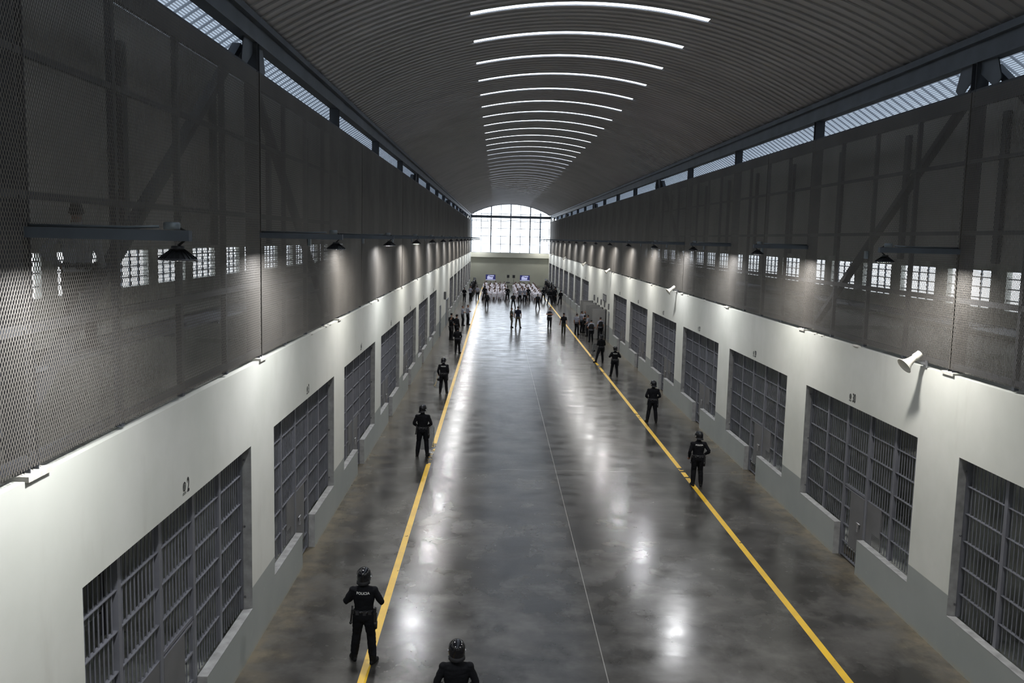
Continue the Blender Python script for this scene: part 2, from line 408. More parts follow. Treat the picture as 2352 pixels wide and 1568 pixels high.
# end wall, tie beam and the arched window
mb = MB(); mb.box(XL, XR, YE, YE+.3, 0, 4.56); mb.box(XL, XR, YE-.28, YE+.3, 4.56, 5.33)
tag(mb.build('wall_end', M['endwall']), kind='structure')
def arcz(x, r=ARC_R): return ARC_Z+math.sqrt(max(r*r-(x-XC)**2, 0))
mb = MB()
xs = [XL+i*(XR-XL)/8 for i in range(9)]
for i, x in enumerate(xs):
    wd = .19 if i in (2, 4, 6) else .09
    x = min(max(x, XL+.05), XR-.05); mb.box(x-wd/2, x+wd/2, YE-.02, YE+.10, 5.33, arcz(x)-.02)
for z in (5.36, 6.76, 8.06, 9.35, 10.5, 10.68, 11.72):
    hw = min(XR-XC, math.sqrt(max(ARC_R**2-(z-ARC_Z)**2, 0))); mb.box(XC-hw, XC+hw, YE, YE+.08, z-.04, z+.04)
for i in range(24):
    a = XL+(XR-XL)*i/24; b = XL+(XR-XL)*(i+1)/24; mb.bar((a, YE+.04, arcz(a)-.07), (b, YE+.04, arcz(b)-.07), .1, .1)
wf = mb.build('window_1', M['steel']); tag(wf, kind='structure')
mb = MB(); n = 24; vs = [(XL, YE+.06, 5.33), (XR, YE+.06, 5.33)]+[(XR-(XR-XL)*i/n, YE+.06, arcz(XR-(XR-XL)*i/n)-.05) for i in range(n+1)]
mb.add(vs, [tuple(range(len(vs)))]); mb.build('glass', M['glass'], wf)
mb = MB(); yb = YE-.5
for z in (11.06, 11.42): mb.box(XL-.18, XR+.18, yb-.12, yb+.12, z-.03, z+.03)
mb.box(XL-.18, XR+.18, yb-.02, yb+.02, 11.08, 11.4)
tag(mb.build('tie_beam', M['steel']), 'dark steel tie beam spanning the hall across the arched end window', 'beam')
mb = MB()   # frame standing outside the glass
for x in (-3.7, -1.8, .2, 4.1, 6.4): mb.box(x-.03, x+.03, YE+6, YE+6.06, 9.3, 12.3)
for z in (9.9, 11.7): mb.box(-4.6, 7.5, YE+6, YE+6.05, z-.02, z+.02)
for x in (-4.5, 7.4): mb.box(x-.08, x+.08, YE+6, YE+6.16, -.1, 12.2)
tag(mb.build('outdoor_frame', M['steel']), 'thin steel frame standing outside beyond the arched end window', 'frame')

# ------------------------------------------------------------------ roof: corrugated barrel vault with skylight strips
NSEG = 25; DTH = .02765
prof = [(0, 0), (.335, 0), (.345, -.030), (.374, -.030), (.3844, 0)]
PITCH = 3.075/8
n_pan = int((YE+.5-(Y0-.5))/PITCH)+1
YS0 = 22.14-.02-8*PITCH*9
def roof_pt(i, y, dr): th = i*DTH; r = ARC_R+dr; return (XC+r*math.sin(th), y, ARC_Z+r*math.cos(th))
mb = MB(); sky = []
i0 = -NSEG
for j in range(n_pan+9):
    y = YS0+j*PITCH
    if y < Y0-.5 or y > YE+.3: continue
    is_sky = (j % 8 == 0)
    o0 = len(mb.v)
    for i in range(-NSEG, NSEG+1):
        for (dy, dr) in prof: mb.v.append(roof_pt(i, y+dy, dr))
    m5 = len(prof)
    for a in range(2*NSEG):
        for q in range(m5-1):
            ii = a-NSEG
            if is_sky and q == 0 and -8 <= ii < 8: continue
            b = o0+a*m5+q; mb.f.append((b, b+1, b+m5+1, b+m5)); mb.mi.append(1 if abs(ii+.5) > 19.5 else 0); mb.smooth.append(False)
    if is_sky and 5 < y < YE-1: sky.append(y)
tag(mb.build('ceiling', [M['roof'], M['overhang']]), kind='structure')
skyob = None
for k, y in enumerate(sky):
    if skyob is None:
        mb = MB()
        for i in range(-8, 9):
            for dy in (0., .335): mb.v.append(roof_pt(i, dy, .012))
        for a in range(16): b = a*2; mb.f.append((b, b+1, b+3, b+2)); mb.mi.append(0); mb.smooth.append(True)
        skyob = mb.build('skylight', M['skylight']); so = skyob
    else: so = skyob.copy(); COL.objects.link(so)
    so.location = (0, y, 0)
    tag(so, 'narrow curved white skylight strip, %s from the camera end of the vaulted roof' % nth(k+1), 'skylight', 'skylight strips across the vaulted roof')

# ------------------------------------------------------------------ steelwork above the walls
for side in (-1, 1):
    X = wall_x(side); s = side; sn = 'left' if s < 0 else 'right'
    mb = MB(); xa = X+s*.02
    mb.box(xa, xa+s*.24, Y0, YE, 11.46, 11.50); mb.box(xa, xa+s*.24, Y0, YE, 11.08, 11.12); mb.box(xa+s*.1, xa+s*.13, Y0, YE, 11.12, 11.46)
    mb.box(xa+s*.02, xa+s*.12, Y0, YE, 11.50, 11.60)
    tag(mb.build('eave_beam', M['steel']), 'long blue-grey eave beam under the roof edge above the %s wall' % sn, 'beam')
    for z, h_, lab in ((5.51, .09, 'bottom'), (6.75, .10, 'lower middle'), (8.0, .07, 'middle'), (9.3, .07, 'upper middle'), (10.44, .32, 'top')):
        mb = MB(); mb.box(X+s*.03, X+s*.09, Y0, YE-.3, z-h_/2, z+h_/2)
        tag(mb.build('screen_rail', M['shadesteel']), '%s horizontal steel rail behind the mesh screen on the %s wall' % (lab, sn), 'rail', 'rails behind the mesh screens')
    # main columns (H section) on the 8.2 m grid and thinner posts between them
    mb = MB(); c0 = .10
    mb.box(s*.0+s*.02, s*.26, -.085, -.073, 0, 5.76); mb.box(s*.02, s*.26, .073, .085, 0, 5.76); mb.box(s*.13, s*.145, -.075, .075, 0, 5.76)
    colmesh = mb.mesh('steel_column'); colmesh.materials.append(M['shadesteel'])
    mb = MB(); mb.box(-s*.035, s*.3, -.22, .22, -.01, .045); basemesh = mb.mesh('base_plate'); basemesh.materials.append(M['plaster'])
    mb = MB(); mb.box(s*.03, s*.11, -.04, .04, 0, 5.15); postmesh = mb.mesh('screen_post'); postmesh.materials.append(M['shadesteel'])
    mb = MB(); mb.box(s*1.0, s*1.09, -.09, .09, 2.1, 5.0); backmesh = mb.mesh('cladding_post'); backmesh.materials.append(M['shadesteel'])
    nc = 0
    for k in range(-2, 17):
        y = YC+(k)*P-P*0
        if not (Y0 < y < YE-.2): continue
        nc += 1; vis = nth(nc)
        e = link('steel_column', colmesh, None, (X, y, ZW)); tag(e, 'blue-grey steel H column above the %s wall, %s from the camera end' % (sn, vis), 'column', 'columns above the %s wall' % sn)
        link('base_plate', basemesh, e)
        for j, dy in enumerate((2.05, 4.1, 6.15)):
            if y+dy > YE-.5: continue
            e = link('screen_post', postmesh, None, (X, y+dy, ZW+.04))
            tag(e, 'thin post behind the %s screen, %s of the three beyond the %s column' % (sn, ORD[j+1], vis), 'post', 'thin posts behind the mesh screens')
        for j, dy in enumerate((0.6, 4.7)):
            if y+dy > YE-.5: continue
            e = link('cladding_post', backmesh, None, (X, y+dy, ZW))
            tag(e, 'dark post on the upper cladding behind the %s screen, %s beyond the %s column' % (sn, ORD[j+1], vis), 'post', 'posts on the cladding behind the screens')
        if k % 4 == 0:      # braced columns
            for d, dl in ((1, 'far'), (-1, 'near')):
                yb = y+d*P
                if not (Y0 < yb < YE): continue
                mb = MB(); mb.bar((X+s*.36, y+d*.12, 11.0), (X+s*.36, yb-d*.1, 5.6), .16, .12)
                tag(mb.build('diagonal_brace', M['shadesteel']), 'diagonal steel brace on the %s side of the %s column, %s wall' % (dl, vis, sn), 'brace', 'diagonal braces of the column rows')
            mb = MB()
            for d in (1, -1):
                mb.add([(X+s*.10, y+d*.05, 11.08), (X+s*.10, y+d*.62, 11.08), (X+s*.10, y+d*.78, 10.7), (X+s*.10, y+d*.6, 10.55), (X+s*.10, y+d*.05, 10.9)], [(0, 1, 2, 3, 4)])
                mb.add([(X+s*.12, y+d*.05, 11.08), (X+s*.12, y+d*.62, 11.08), (X+s*.12, y+d*.78, 10.7), (X+s*.12, y+d*.6, 10.55), (X+s*.12, y+d*.05, 10.9)], [(4, 3, 2, 1, 0)])
            tag(mb.build('gusset_plate', M['steel']), 'gusset plates at the head of the %s column, %s wall' % (vis, sn), 'gusset', 'gusset plates at the braced columns')
    # walkway of steel strips behind the screen
    mb = MB()
    for q in range(9): xx = X+s*(.34+q*.085); mb.box(xx-.012, xx+.012, Y0, YE-.3, 6.22, 6.26)
    yy = Y0+.5
    while yy < YE-1: mb.box(X+s*.3, X+s*1.06, yy-.02, yy+.02, 6.17, 6.22); yy += P/4
    tag(mb.build('walkway', M['steel']), 'narrow steel grating walkway behind the mesh screen on the %s' % sn, 'walkway')

# ------------------------------------------------------------------ expanded-metal screens: real strands, one mesh shared by every panel
SW, LW, SH, BW = .046, .083, 5.12, 4.1015
def screen_mesh(s):
    n = int(BW/(SW/2)); ys_ = []
    z_steps = []; z = 0.; ph = 0
    bond = .016; diag = LW/2-bond
    pat = []
    while z < SH: pat.append((z, ph)); z += bond; pat.append((min(z, SH), ph)); z += diag; ph ^= 1
    Z = np.array([q[0] for q in pat]); Ph = np.array([q[1] for q in pat]); nz = len(Z)
    V = []; F = []
    amp = SW/4; wd = .0090; dp = .0042
    for c in range(n+1):
        yc = c*SW/2
        sg = (Ph ^ (c & 1))*2-1
        cy = yc+sg*(SW/2-wd)/2*.98
        tilt = -s*dp/2
        a = np.stack([np.full(nz, 0.-tilt*1.0), cy-wd/2, Z], 1); b = np.stack([np.full(nz, 0.+tilt*1.0), cy+wd/2, Z], 1)
        vv = np.empty((2*nz, 3)); vv[0::2] = a; vv[1::2] = b; o = c*2*nz; V.append(vv)
        i = np.arange(nz-1)*2+o; F.append(np.stack([i, i+1, i+3, i+2], 1))
    V = np.concatenate(V); F = np.concatenate(F)
    me = D.meshes.new('mesh_screen'); me.vertices.add(len(V)); me.vertices.foreach_set('co', V.ravel())
    me.loops.add(F.size); me.loops.foreach_set('vertex_index', F.ravel().astype(np.int32)); me.polygons.add(len(F))
    me.polygons.foreach_set('loop_start', np.arange(len(F))*4); me.update(); me.validate(); me.materials.append(M['mesh']); return me
for side in (-1, 1):
    s = side; X = wall_x(side); sn = 'left' if s < 0 else 'right'; me = screen_mesh(s)
    mb = MB(); mb.box(-.006, .012, -.012, .012, 0, SH); edge = mb.mesh('edge_strip'); edge.materials.append(M['mesh'])
    for k in range(37):
        y = YC-5*4.1015+k*4.1015
        if y+4 > YE: break
        o = link('mesh_screen', me, None, (X+s*.012, y, ZW+.095)); (link('edge_strip', edge, o, (-s*.008, 0, 0)) if k % 3 == 2 else None)
        tag(o, 'grey expanded-metal screen above the %s wall, %s panel from the camera end' % (sn, nth(k+1)), 'metal screen', 'expanded-metal screen panels above the %s wall' % sn)
# loose mortar lumps along the top of the walls
rn = random.Random(3)
for side in (-1, 1):
    s = side; X = wall_x(side); sn = 'left' if s < 0 else 'right'; mb = MB()
    for k in range(55):
        y = Y0+1+rn.random()*(YE-Y0-3); l = .1+rn.random()*.5
        mb.ball((X+s*.03, y, ZW), .045+.02*rn.random(), l/2, .012+.03*rn.random(), 8, 4)
    tag(mb.build('loose_mortar', M['plaster']), 'uneven pale mortar along the top edge of the %s wall' % sn, 'mortar', kind='stuff')

# ------------------------------------------------------------------ barred cell fronts
def rod(mb, x, y, z0, z1, r=.0115):
    mb.tube([(x, y, z0), (x, y, z1)], r, 6, cap=False)
POSTS = [0.03, 1.33, 2.62, 3.96, 5.28, 6.535]
RAILS = [3.35, 2.83, 2.31, 1.80, 1.29]
def cell_front(s):
    gx = s*.20
    root = empty('barred_screen')
    mb = MB()
    for i, p in enumerate(POSTS):
        z0 = .0 if i in (2, 3) else ZS+.01
        w_ = .06 if i in (0, 5) else .095
        mb.box(gx-.04, gx+.04, -p-w_/2, -p+w_/2, z0, ZT)
    mb.box(gx-.03, gx+.03, -POSTS[-1], -POSTS[0], ZT-.04, ZT)
    mb.box(gx-.03, gx+.03, -POSTS[3], -POSTS[2], 1.81, 1.86)
    mb.build('frame', M['bar'], root)
    mb = MB(); fx = gx-s*.045
    for z in (ZS+.25, 2.4, ZT-.25): mb.ball((fx-s*.03, -.10+.06, z), .020, .022, .020, 8, 6)
    mb.build('anchor_bolts', M['rim'], root)
    for i in range(5):
        a, b = POSTS[i]+.03, POSTS[i+1]-.03; mb = MB(); zlo = ZS+.02 if i != 2 else 1.86
        cut = (POSTS[3]+.04, 4.78) if i == 3 else None
        nb = 9
        for q in range(1, nb+1):
            y = a+(b-a)*q/(nb+1)
            z0 = 1.80 if (cut and cut[0] < y < cut[1]) else zlo
            rod(mb, gx, -y, z0, ZT-.04)
        for z in RAILS:
            if i == 2 and z < 1.9: continue
            aa = a
            if cut and z < 1.7: aa = cut[1]
            mb.box(gx-.03, gx+.03, -b, -aa, z-.007, z+.007)
        mb.build('bar_panel', M['bar'], root)
    mb = MB(); mb.box(gx-s*.02-.004, gx-s*.02+.004, -4.78, -POSTS[3]-.04, 1.12, 1.80)
    mb.box(gx-s*.02-.004, gx-s*.02+.004, -4.36, -POSTS[3]-.04, ZS, 1.12); mb.box(gx-.015, gx+.015, -4.80, -4.765, ZS, 1.80)
    sp = mb.build('service_plate', M['plate'], root)
    mb = MB()
    for q in range(26):
        for r_ in range(18):
            if (q+r_) % 2: continue
            y = -4.38-r_*.021; z = ZS+.01+q*.0116; mb.box(gx-s*.02-.004, gx-s*.02+.004, y-.0135, y, z, z+.0085)
    mb.build('perforated_sheet', M['plate'], sp)
    # gate
    a, b = POSTS[2]+.055, POSTS[3]-.055; dx = gx-s*.01; mb = MB()
    mb.box(dx-.025, dx+.025, -a-.045, -a, .04, 1.79); mb.box(dx-.025, dx+.025, -b, -b+.04, .04, 1.79)
    for z in (.06, .42, .85, 1.3, 1.77): mb.box(dx-.025, dx+.025, -b, -a, z-.015, z+.015)
    for q in range(1, 9): rod(mb, dx, -(a+(b-a)*q/9), .06, 1.77, .010)
    dr = mb.build('door', M['bar'], root)
    mb = MB(); mb.box(dx-s*.03-.004, dx-s*.03+.004, -b, -3.10, .42, 1.78); mb.build('solid_plate', M['plate'], dr)
    mb = MB(); hx = dx-s*.055
    mb.tube([(hx, -3.58, 1.13), (hx, -3.78, 1.13)], .014, 8); mb.box(hx-.012, hx+.012, -3.72, -3.64, 1.02, 1.13); mb.box(hx-s*.0-.02, hx+.02, -3.71, -3.65, .93, 1.01)
    mb.tube([(hx, -3.655, 1.0), (hx, -3.655, 1.05), (hx, -3.68, 1.06), (hx, -3.705, 1.05), (hx, -3.705, 1.0)], .006, 6)
    mb.build('handle', M['chrome'], dr)
    return root
def ceiling_grille(s):
    mb = MB()
    for q in range(54):
        y = -.6+q*.145; mb.box(s*.36, s*9.1, -y-.012, -y+.012, 4.62, 4.645)
    for x in (.45, 1.8, 3.6, 5.4, 7.2, 9.0): mb.box(s*x-.06, s*x+.06, -P+.92, .72, 4.5, 4.62)
    return mb.build('ceiling_grille', M['grille'])
def bunk(s):
    root = empty('bunk_rack'); mb = MB()
    for x in (3.0, 4.9, 6.8, 8.6):
        for y in (-.02, -1.25): mb.box(s*x-.03, s*x+.03, y-.03, y+.03, 0, 3.3)
    for z in (.5, 1.25, 2.0, 2.75):
        for y in (-.02, -1.25): mb.box(s*3.0, s*8.6, y-.025, y+.025, z-.07, z)
    mb.build('frame', M['bunk'], root)
    for z in (.5, 1.25, 2.0, 2.75):
        mb = MB(); mb.box(s*3.0, s*8.6, -1.24, -.02, z, z+.015); mb.build('platform', M['cellwall'], root)
    return root
def txt_mesh(body, size, sx=1., bold=0.):
    cu = D.curves.new('t', 'FONT'); cu.body = body; cu.size = size; cu.align_x = 'CENTER'; cu.align_y = 'BOTTOM_BASELINE'; cu.extrude = .0015; cu.offset = bold
    ob = D.objects.new('t', cu); COL.objects.link(ob); ob.scale = (sx, 1, 1)
    dg = bpy.context.evaluated_depsgraph_get(); me = D.meshes.new_from_object(ob.evaluated_get(dg))
    for v in me.vertices: v.co.x *= sx
    D.objects.remove(ob); return me
emb = None
for side in (-1, 1):
    s = side; X = wall_x(side); sn = 'left' if s < 0 else 'right'
    proto = cell_front(s); grl = ceiling_grille(s); bk = bunk(s)
    for k in range(16):
        no = cell_no(side, k); yf = yfar(side, k)
        c = proto if k == 0 else copy_tree(proto); c.location = (X, yf, 0)
        tag(c, 'blue-grey barred cell front with gate in the %s wall, under number %d' % (sn, no), 'cell bars', 'barred cell fronts of the %s wall' % sn)
        g_ = grl if k == 0 else copy_tree(grl); g_.location = (X, yf, 0)
        tag(g_, 'steel bar grille roofing cell %d behind the %s wall' % (no, sn), 'grille', 'bar grilles over the cells')
        if k < 9:
            for j, (yo, w_) in enumerate(((.60, 'far'), (-5.35, 'near'))):
                b_ = bk if (k == 0 and j == 0) else copy_tree(bk); b_.location = (X, yf+yo, 0)
                tag(b_, 'four-tier bunk rack on the %s side of cell %d in the %s row' % (w_, no, sn), 'bunk rack', 'bunk racks inside the cells')
        # painted number, badge and small lettering
        R_ = Matrix(((0, 0, 1), (1, 0, 0), (0, 1, 0))) if s < 0 else Matrix(((0, 0, -1), (-1, 0, 0), (0, 1, 0)))
        me = txt_mesh(str(no), .29, .62, .007); me.materials.append(M['ink'])
        e = link('cell_number', me, None, (X-s*.003, yf-3.28, 4.00)); e.rotation_euler = R_.to_euler()
        tag(e, 'painted black number %d on the %s wall above its cell' % (no, sn), 'number', 'painted cell numbers')
        w_ = .06 if no < 10 else .12
        if emb is None:
            mb = MB(); n = 24
            vs = [(r*math.cos(2*math.pi*i/n), r*1.12*math.sin(2*math.pi*i/n), .001) for r in (.062, .043) for i in range(n)]
            mb.add(vs, [(i, (i+1) % n, n+(i+1) % n, n+i) for i in range(n)])
            mb.cur = 1; mb.add([(.036*math.cos(2*math.pi*i/n), .04*math.sin(2*math.pi*i/n), .0012) for i in range(n)], [tuple(range(n))])
            emb = mb.mesh('badge'); emb.materials.append(M['ink']); emb.materials.append(M['inkgrey'])
            emt = txt_mesh('CECOT', .048, .9, .0); emt.materials.append(M['inkgrey'])
        link('badge', emb, e, (-w_-.10, .105, 0)); link('small_lettering', emt, e, (-w_-.10, -.01, 0))

# ------------------------------------------------------------------ yellow lines
for x, sn in ((-2.19, 'left'), (6.43, 'right')):
    mb = MB(); mb.box(x-.075, x+.075, Y0, YE-4, .0008, .0028)
    tag(mb.build('yellow_line', M['yellow']), 'long yellow line painted on the floor along the %s wall' % sn, 'floor line', 'yellow floor lines')

# ------------------------------------------------------------------ high-bay lamps on arms
def lamp(s):
    root = empty('high_bay_lamp'); R = -s   # arm points into the hall
    mb = MB(); mb.box(s*.02, R*1.50, -.045, .045, -.055, .045); mb.build('arm', M['steel'], root)
    mb = MB(); mb.tube([(0, .03, .06), (R*.9, .03, .062), (R*1.2, .03, .075)], .014, 8); mb.build('conduit', M['conduit'], root)
    mb = MB(); mb.lathe([(.07, .05), (.075, .055), (.075, .11), (.06, .12)], 14, Matrix.Translation((R*1.33, 0, 0))); mb.build('junction_box', M['conduit'], root)
    hx = R*1.38
    mb = MB(); mb.tube([(hx-R*.02, .03, .08), (hx+R*.06, .04, .04), (hx+R*.05, .04, -.05), (hx, .01, -.10)], .012, 6); mb.build('cord', M['rubber'], root)
    T = Matrix.Translation((hx, 0, 0)); mb = MB()
    mb.lathe([(.045, -.10), (.06, -.105), (.06, -.145)][::-1], 14, T)
    mb.lathe([(.165, -.225), (.15, -.205), (.11, -.175), (.062, -.145), (.03, -.14)], 24, T, capb=False)
    for k in range(22):
        t = 2*math.pi*k/22; c, n = math.cos(t), math.sin(t)
        mb.add([(hx+.05*c, .05*n, -.118), (hx+.172*c, .172*n, -.212), (hx+.172*c, .172*n, -.224), (hx+.05*c, .05*n, -.14)], [(0, 1, 2, 3)])
    h = mb.build('housing', M['black'], root)
    mb = MB(); mb.lathe([(.158, -.236), (.178, -.234), (.178, -.222), (.16, -.216)], 24, T, capb=False, capt=False); mb.build('rim', M['rim'], root)
    mb = MB(); mb.lathe([(.15, -.2385), (.15, -.2365)], 20, T); mb.build('lens', M['lens'], root)
    return root, hx
def lamp_light(x, y, z, watts, warm):
    L = D.lights.new('lamp_light', 'AREA'); L.shape = 'DISK'; L.size = .28; L.energy = watts; L.color = (1, .95, .88) if warm else (.97, .98, 1.0)
    L.spread = math.radians(172)
    o = D.objects.new('lamp_light', L); COL.objects.link(o); o.location = (x, y, z); return o
rn = random.Random(5)
for side in (-1, 1):
    s = side; X = wall_x(side); sn = 'left' if s < 0 else 'right'; proto, hx = lamp(s); n = 0
    for k in range(-2, 17):
        y = YC+k*P
        if not (Y0 < y < YE-1): continue
        n += 1; l = proto if n == 1 else copy_tree(proto); l.location = (X, y, 7.66)
        tag(l, 'black high-bay lamp on a steel arm, %s from the camera end of the %s wall' % (nth(n), sn), 'lamp', 'high-bay lamps along the %s wall' % sn)
        ll = lamp_light(hx, 0, -.226, LAMP_W*(.85+.3*rn.random()), rn.random() < .55); ll.parent = l

# ------------------------------------------------------------------ horn speakers, little boxes
def horn():
    root = empty('horn_speaker'); A = Matrix.Rotation(math.radians(-150), 4, 'Y') @ Matrix.Identity(4)
    # axis points into the hall and down
    ax = Vector((-.80, -.12, -.60)).normalized(); q = ax.to_track_quat('Z', 'Y').to_matrix().to_4x4(); T = Matrix.Translation((-.28, 0, .10)) @ q
    mb = MB(); mb.lathe([(.055, -.20), (.075, -.19), (.078, -.06), (.062, -.05), (.075, .05), (.10, .13), (.145, .20), (.175, .225), (.168, .228), (.135, .20), (.09, .13), (.05, .02), (.02, .0)], 26, T, capt=True)
    mb.build('bell', M['horn'], root)
    mb = MB(); mb.lathe([(.15, .205), (.10, .14), (.055, .05)], 22, T, capb=False); mb.lathe([(.03, .0), (.035, .12), (.02, .15)], 12, T); mb.build('throat', M['horn_in'], root)
    mb = MB(); mb.bar((-.30, 0, .12), (-.02, 0, .02), .03, .06); mb.box(-.03, 0, -.06, .06, -.06, .08); mb.build('bracket', M['chrome'], root)
    return root
hp = horn()
for k, y in enumerate((17.5, 42.3, 66.9, 85.3, 110.4, 135.4)):
    h = hp if k == 0 else copy_tree(hp); h.location = (XR, y, 5.40)
    tag(h, 'cream horn loudspeaker at the top of the right wall, %s from the camera end' % ORD[k+1], 'loudspeaker', 'horn loudspeakers on the right wall')
mb = MB(); mb.box(-.03, .03, -.05, .05, -.09, .09); bx = mb.mesh('sensor_box'); bx.materials.append(M['conduit'])
for s in (-1, 1):
    for k in range(5):
        y = 20.7+k*P; X = wall_x(s); o = link('sensor_box', bx, None, (X-s*.035, y, 7.52))
        tag(o, 'small grey upright box on the %s screen between lamps, %s from the camera end' % ('left' if s < 0 else 'right', ORD[k+1]), 'box', 'small boxes on the screens')

# ------------------------------------------------------------------ doors and signs in the two-bay gap
def leaf(nm, X, y, wd, ang, lab=None):
    e = empty(nm, (X, y, 0)); e['kind'] = 'structure'
    mb = MB(); mb.box(0, -wd, -.03, .03, .02, 2.35); mb.box(-.03, -wd+.03, -.034, .034, .30, .32); mb.box(-.03, -wd+.03, -.034, .034, 1.3, 1.31)
    l = mb.build('leaf', M['doorpaint'], e)
    mb = MB(); mb.box(-wd+.06, -wd+.12, -.07, .07, 1.0, 1.12); mb.tube([(-wd+.09, -.08, 1.06), (-wd+.22, -.08, 1.06)], .012, 6); mb.build('door_handle', M['chrome'], e)
    mb = MB()
    for z in (.3, 1.2, 2.1): mb.box(-.03, .01, -.045, .045, z, z+.1)
    mb.build('hinge', M['steel'], e); e.rotation_euler = (0, 0, ang); return e
for i, y in enumerate((79.9, 77.1, 74.6, 72.2, 69.9)): leaf('door_%d' % (i+1), XR-.02, y, 1.02 if i != 4 else 1.0, 0)
leaf('door_6', XR-.03, 67.2, .95, math.radians(-92))
# black sheets painting the dark inside the open doorways, then closed doors
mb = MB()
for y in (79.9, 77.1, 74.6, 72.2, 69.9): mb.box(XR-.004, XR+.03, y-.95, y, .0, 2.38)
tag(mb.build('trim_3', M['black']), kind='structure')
def flatdoor(nm, y0, y1, zt):
    e = empty(nm, (XL, y0, 0)); e['kind'] = 'structure'; wd = y1-y0
    mb = MB(); mb.box(0, .05, 0, .08, 0, zt); mb.box(0, .05, wd-.08, wd, 0, zt); mb.box(0, .05, 0, wd, zt-.08, zt); mb.build('frame', M['steel'], e)
    mb = MB(); mb.box(0, .03, .08, wd-.08, 0.02, zt-.08); mb.build('leaf', M['doorpaint'], e)
    mb = MB(); mb.box(.03, .07, wd-.2, wd-.14, 1.0, 1.14); mb.tube([(.07, wd-.17, 1.07), (.07, wd-.30, 1.07)], .012, 6); mb.build('door_handle', M['chrome'], e)
flatdoor('door_7', 68.9, 69.9, 2.4); flatdoor('door_8', 77.3, 80.7, 2.3)
for k, (y, z0, z1, wd, lab) in enumerate(((77.75, 2.52, 3.0, .42, 'tall dark sign above the farthest open door on the right wall'), (75.1, 2.5, 2.95, .16, 'narrow dark sign plate above the second farthest open door'),
        (72.6, 2.5, 2.95, .16, 'narrow dark sign plate above the middle open door'), (70.2, 2.5, 2.95, .16, 'narrow dark sign plate above the fourth open door'), (67.6, 2.5, 2.95, .16, 'narrow dark sign plate above the nearest grey door'))):
    e = empty('sign', (XR, y, 0)); mb = MB(); mb.box(-.09, -.004, -wd/2, wd/2, z0, z1); mb.build('board', M['signgrey'], e)
    tag(e, lab, 'sign', 'signs over the grey doors')
e = empty('sign', (XR, 70.6, 0)); mb = MB(); mb.box(-.03, -.004, -1.1, 1.1, 2.92, 3.5); mb.build('board', M['signgrey'], e)
mb = MB()
for z in (3.10, 3.22, 3.34): mb.box(-.034, -.03, -.9, .9, z-.028, z+.012)
mb.build('pale_band', M['signwhite'], e); tag(e, 'wide grey notice board high on the right wall above the grey doors', 'sign')
e = empty('sign', (XL, 73.95, 0)); mb = MB(); mb.box(.01, .20, -.03, .03, 2.55, 3.2); mb.build('board', M['signgrey'], e); mb = MB(); mb.box(0, .01, -.05, .05, 2.6, 3.15); mb.build('bracket', M['steel'], e)
tag(e, 'narrow dark sign projecting from the left wall between the two doors', 'sign')

# ------------------------------------------------------------------ screens, loudspeakers and table at the end wall
def tv(x, lab):
    e = empty('television', (x, 142.3, 0)); zb = 1.05; H = .90; Wd = 1.57
    mb = MB(); mb.box(-Wd/2, Wd/2, 0, .07, zb, zb+H); mb.build('casing', M['tvframe'], e)
    mb = MB(); mb.box(-Wd/2+.02, Wd/2-.02, -.004, 0, zb+.11, zb+H-.02); sc_ = mb.build('display', M['tvblue'], e)
    mb = MB(); mb.box(-Wd/2+.02, Wd/2-.02, -.006, 0, zb+.02, zb+.11); mb.box(-.53, .40, -.006, -.004, zb+.17, zb+.62); mb.box(-.40, .53, -.006, -.004, zb+.62, zb+.80); mb.build('pale_picture', M['tvwhite'], sc_)
    mb = MB(); mb.add([(-.36, -.008, zb+.72), (-.22, -.008, zb+.74), (.1, -.008, zb+.62), (.32, -.008, zb+.66), (.54, -.008, zb+.58), (.3, -.008, zb+.54), (.08, -.008, zb+.50), (-.15, -.008, zb+.62)], [tuple(range(8))])
    mb.add([(.36, -.008, zb+.2), (.5, -.008, zb+.2), (.5, -.008, zb+.36), (.36, -.008, zb+.36)], [(0, 1, 2, 3)]); mb.build('dark_picture', M['tvdark'], sc_)
    mb = MB()
    for sx in (-.55, .55): mb.tube([(sx, .04, 0), (sx, .04, zb+.1)], .02, 8); mb.bar((sx, -.25, .02), (sx, .32, .02), .04, .03)
    mb.bar((-.55, .04, .45), (.55, .04, .45), .03); mb.build('stand', M['black'], e); tag(e, lab, 'television', 'televisions at the end wall')
tv(-.97, 'television on a stand at the end wall, to the left of the two loudspeakers')
tv(4.5, 'television on a stand at the end wall, to the right of the two loudspeakers')
for x, lab in ((1.82, 'black loudspeaker on the left-hand tripod stand between the televisions'), (2.72, 'black loudspeaker on the right-hand tripod stand between the televisions')):
    e = empty('loudspeaker', (x, 142, 0)); mb = MB(); mb.loft([(0, 0, 1.52, .2, .17), (0, 0, 1.53, .2, .17), (0, 0, 1.96, .2, .17), (0, 0, 1.97, .19, .16)], 4, Matrix.Rotation(math.pi/4, 4, 'Z'), sm=False)
    mb = MB(); mb.box(-.2, .2, -.16, .16, 1.50, 1.97); mb.build('cabinet', M['black'], e)
    mb = MB(); mb.lathe([(.13, 0), (.12, .004), (.05, -.01)], 18, Matrix.Translation((0, -.165, 1.66)) @ Matrix.Rotation(math.pi/2, 4, 'X')); mb.box(-.12, .12, -.168, -.16, 1.84, 1.92); mb.build('cone', M['rubber'], e)
    mb = MB(); mb.tube([(0, 0, .35), (0, 0, 1.5)], .022, 8)
    for t in (90, 210, 330): mb.tube([(0, 0, .75), (.42*math.cos(math.radians(t)), .42*math.sin(math.radians(t)), .02)], .014, 6)
    mb.build('tripod', M['black'], e); tag(e, lab, 'loudspeaker', 'loudspeakers at the end wall')
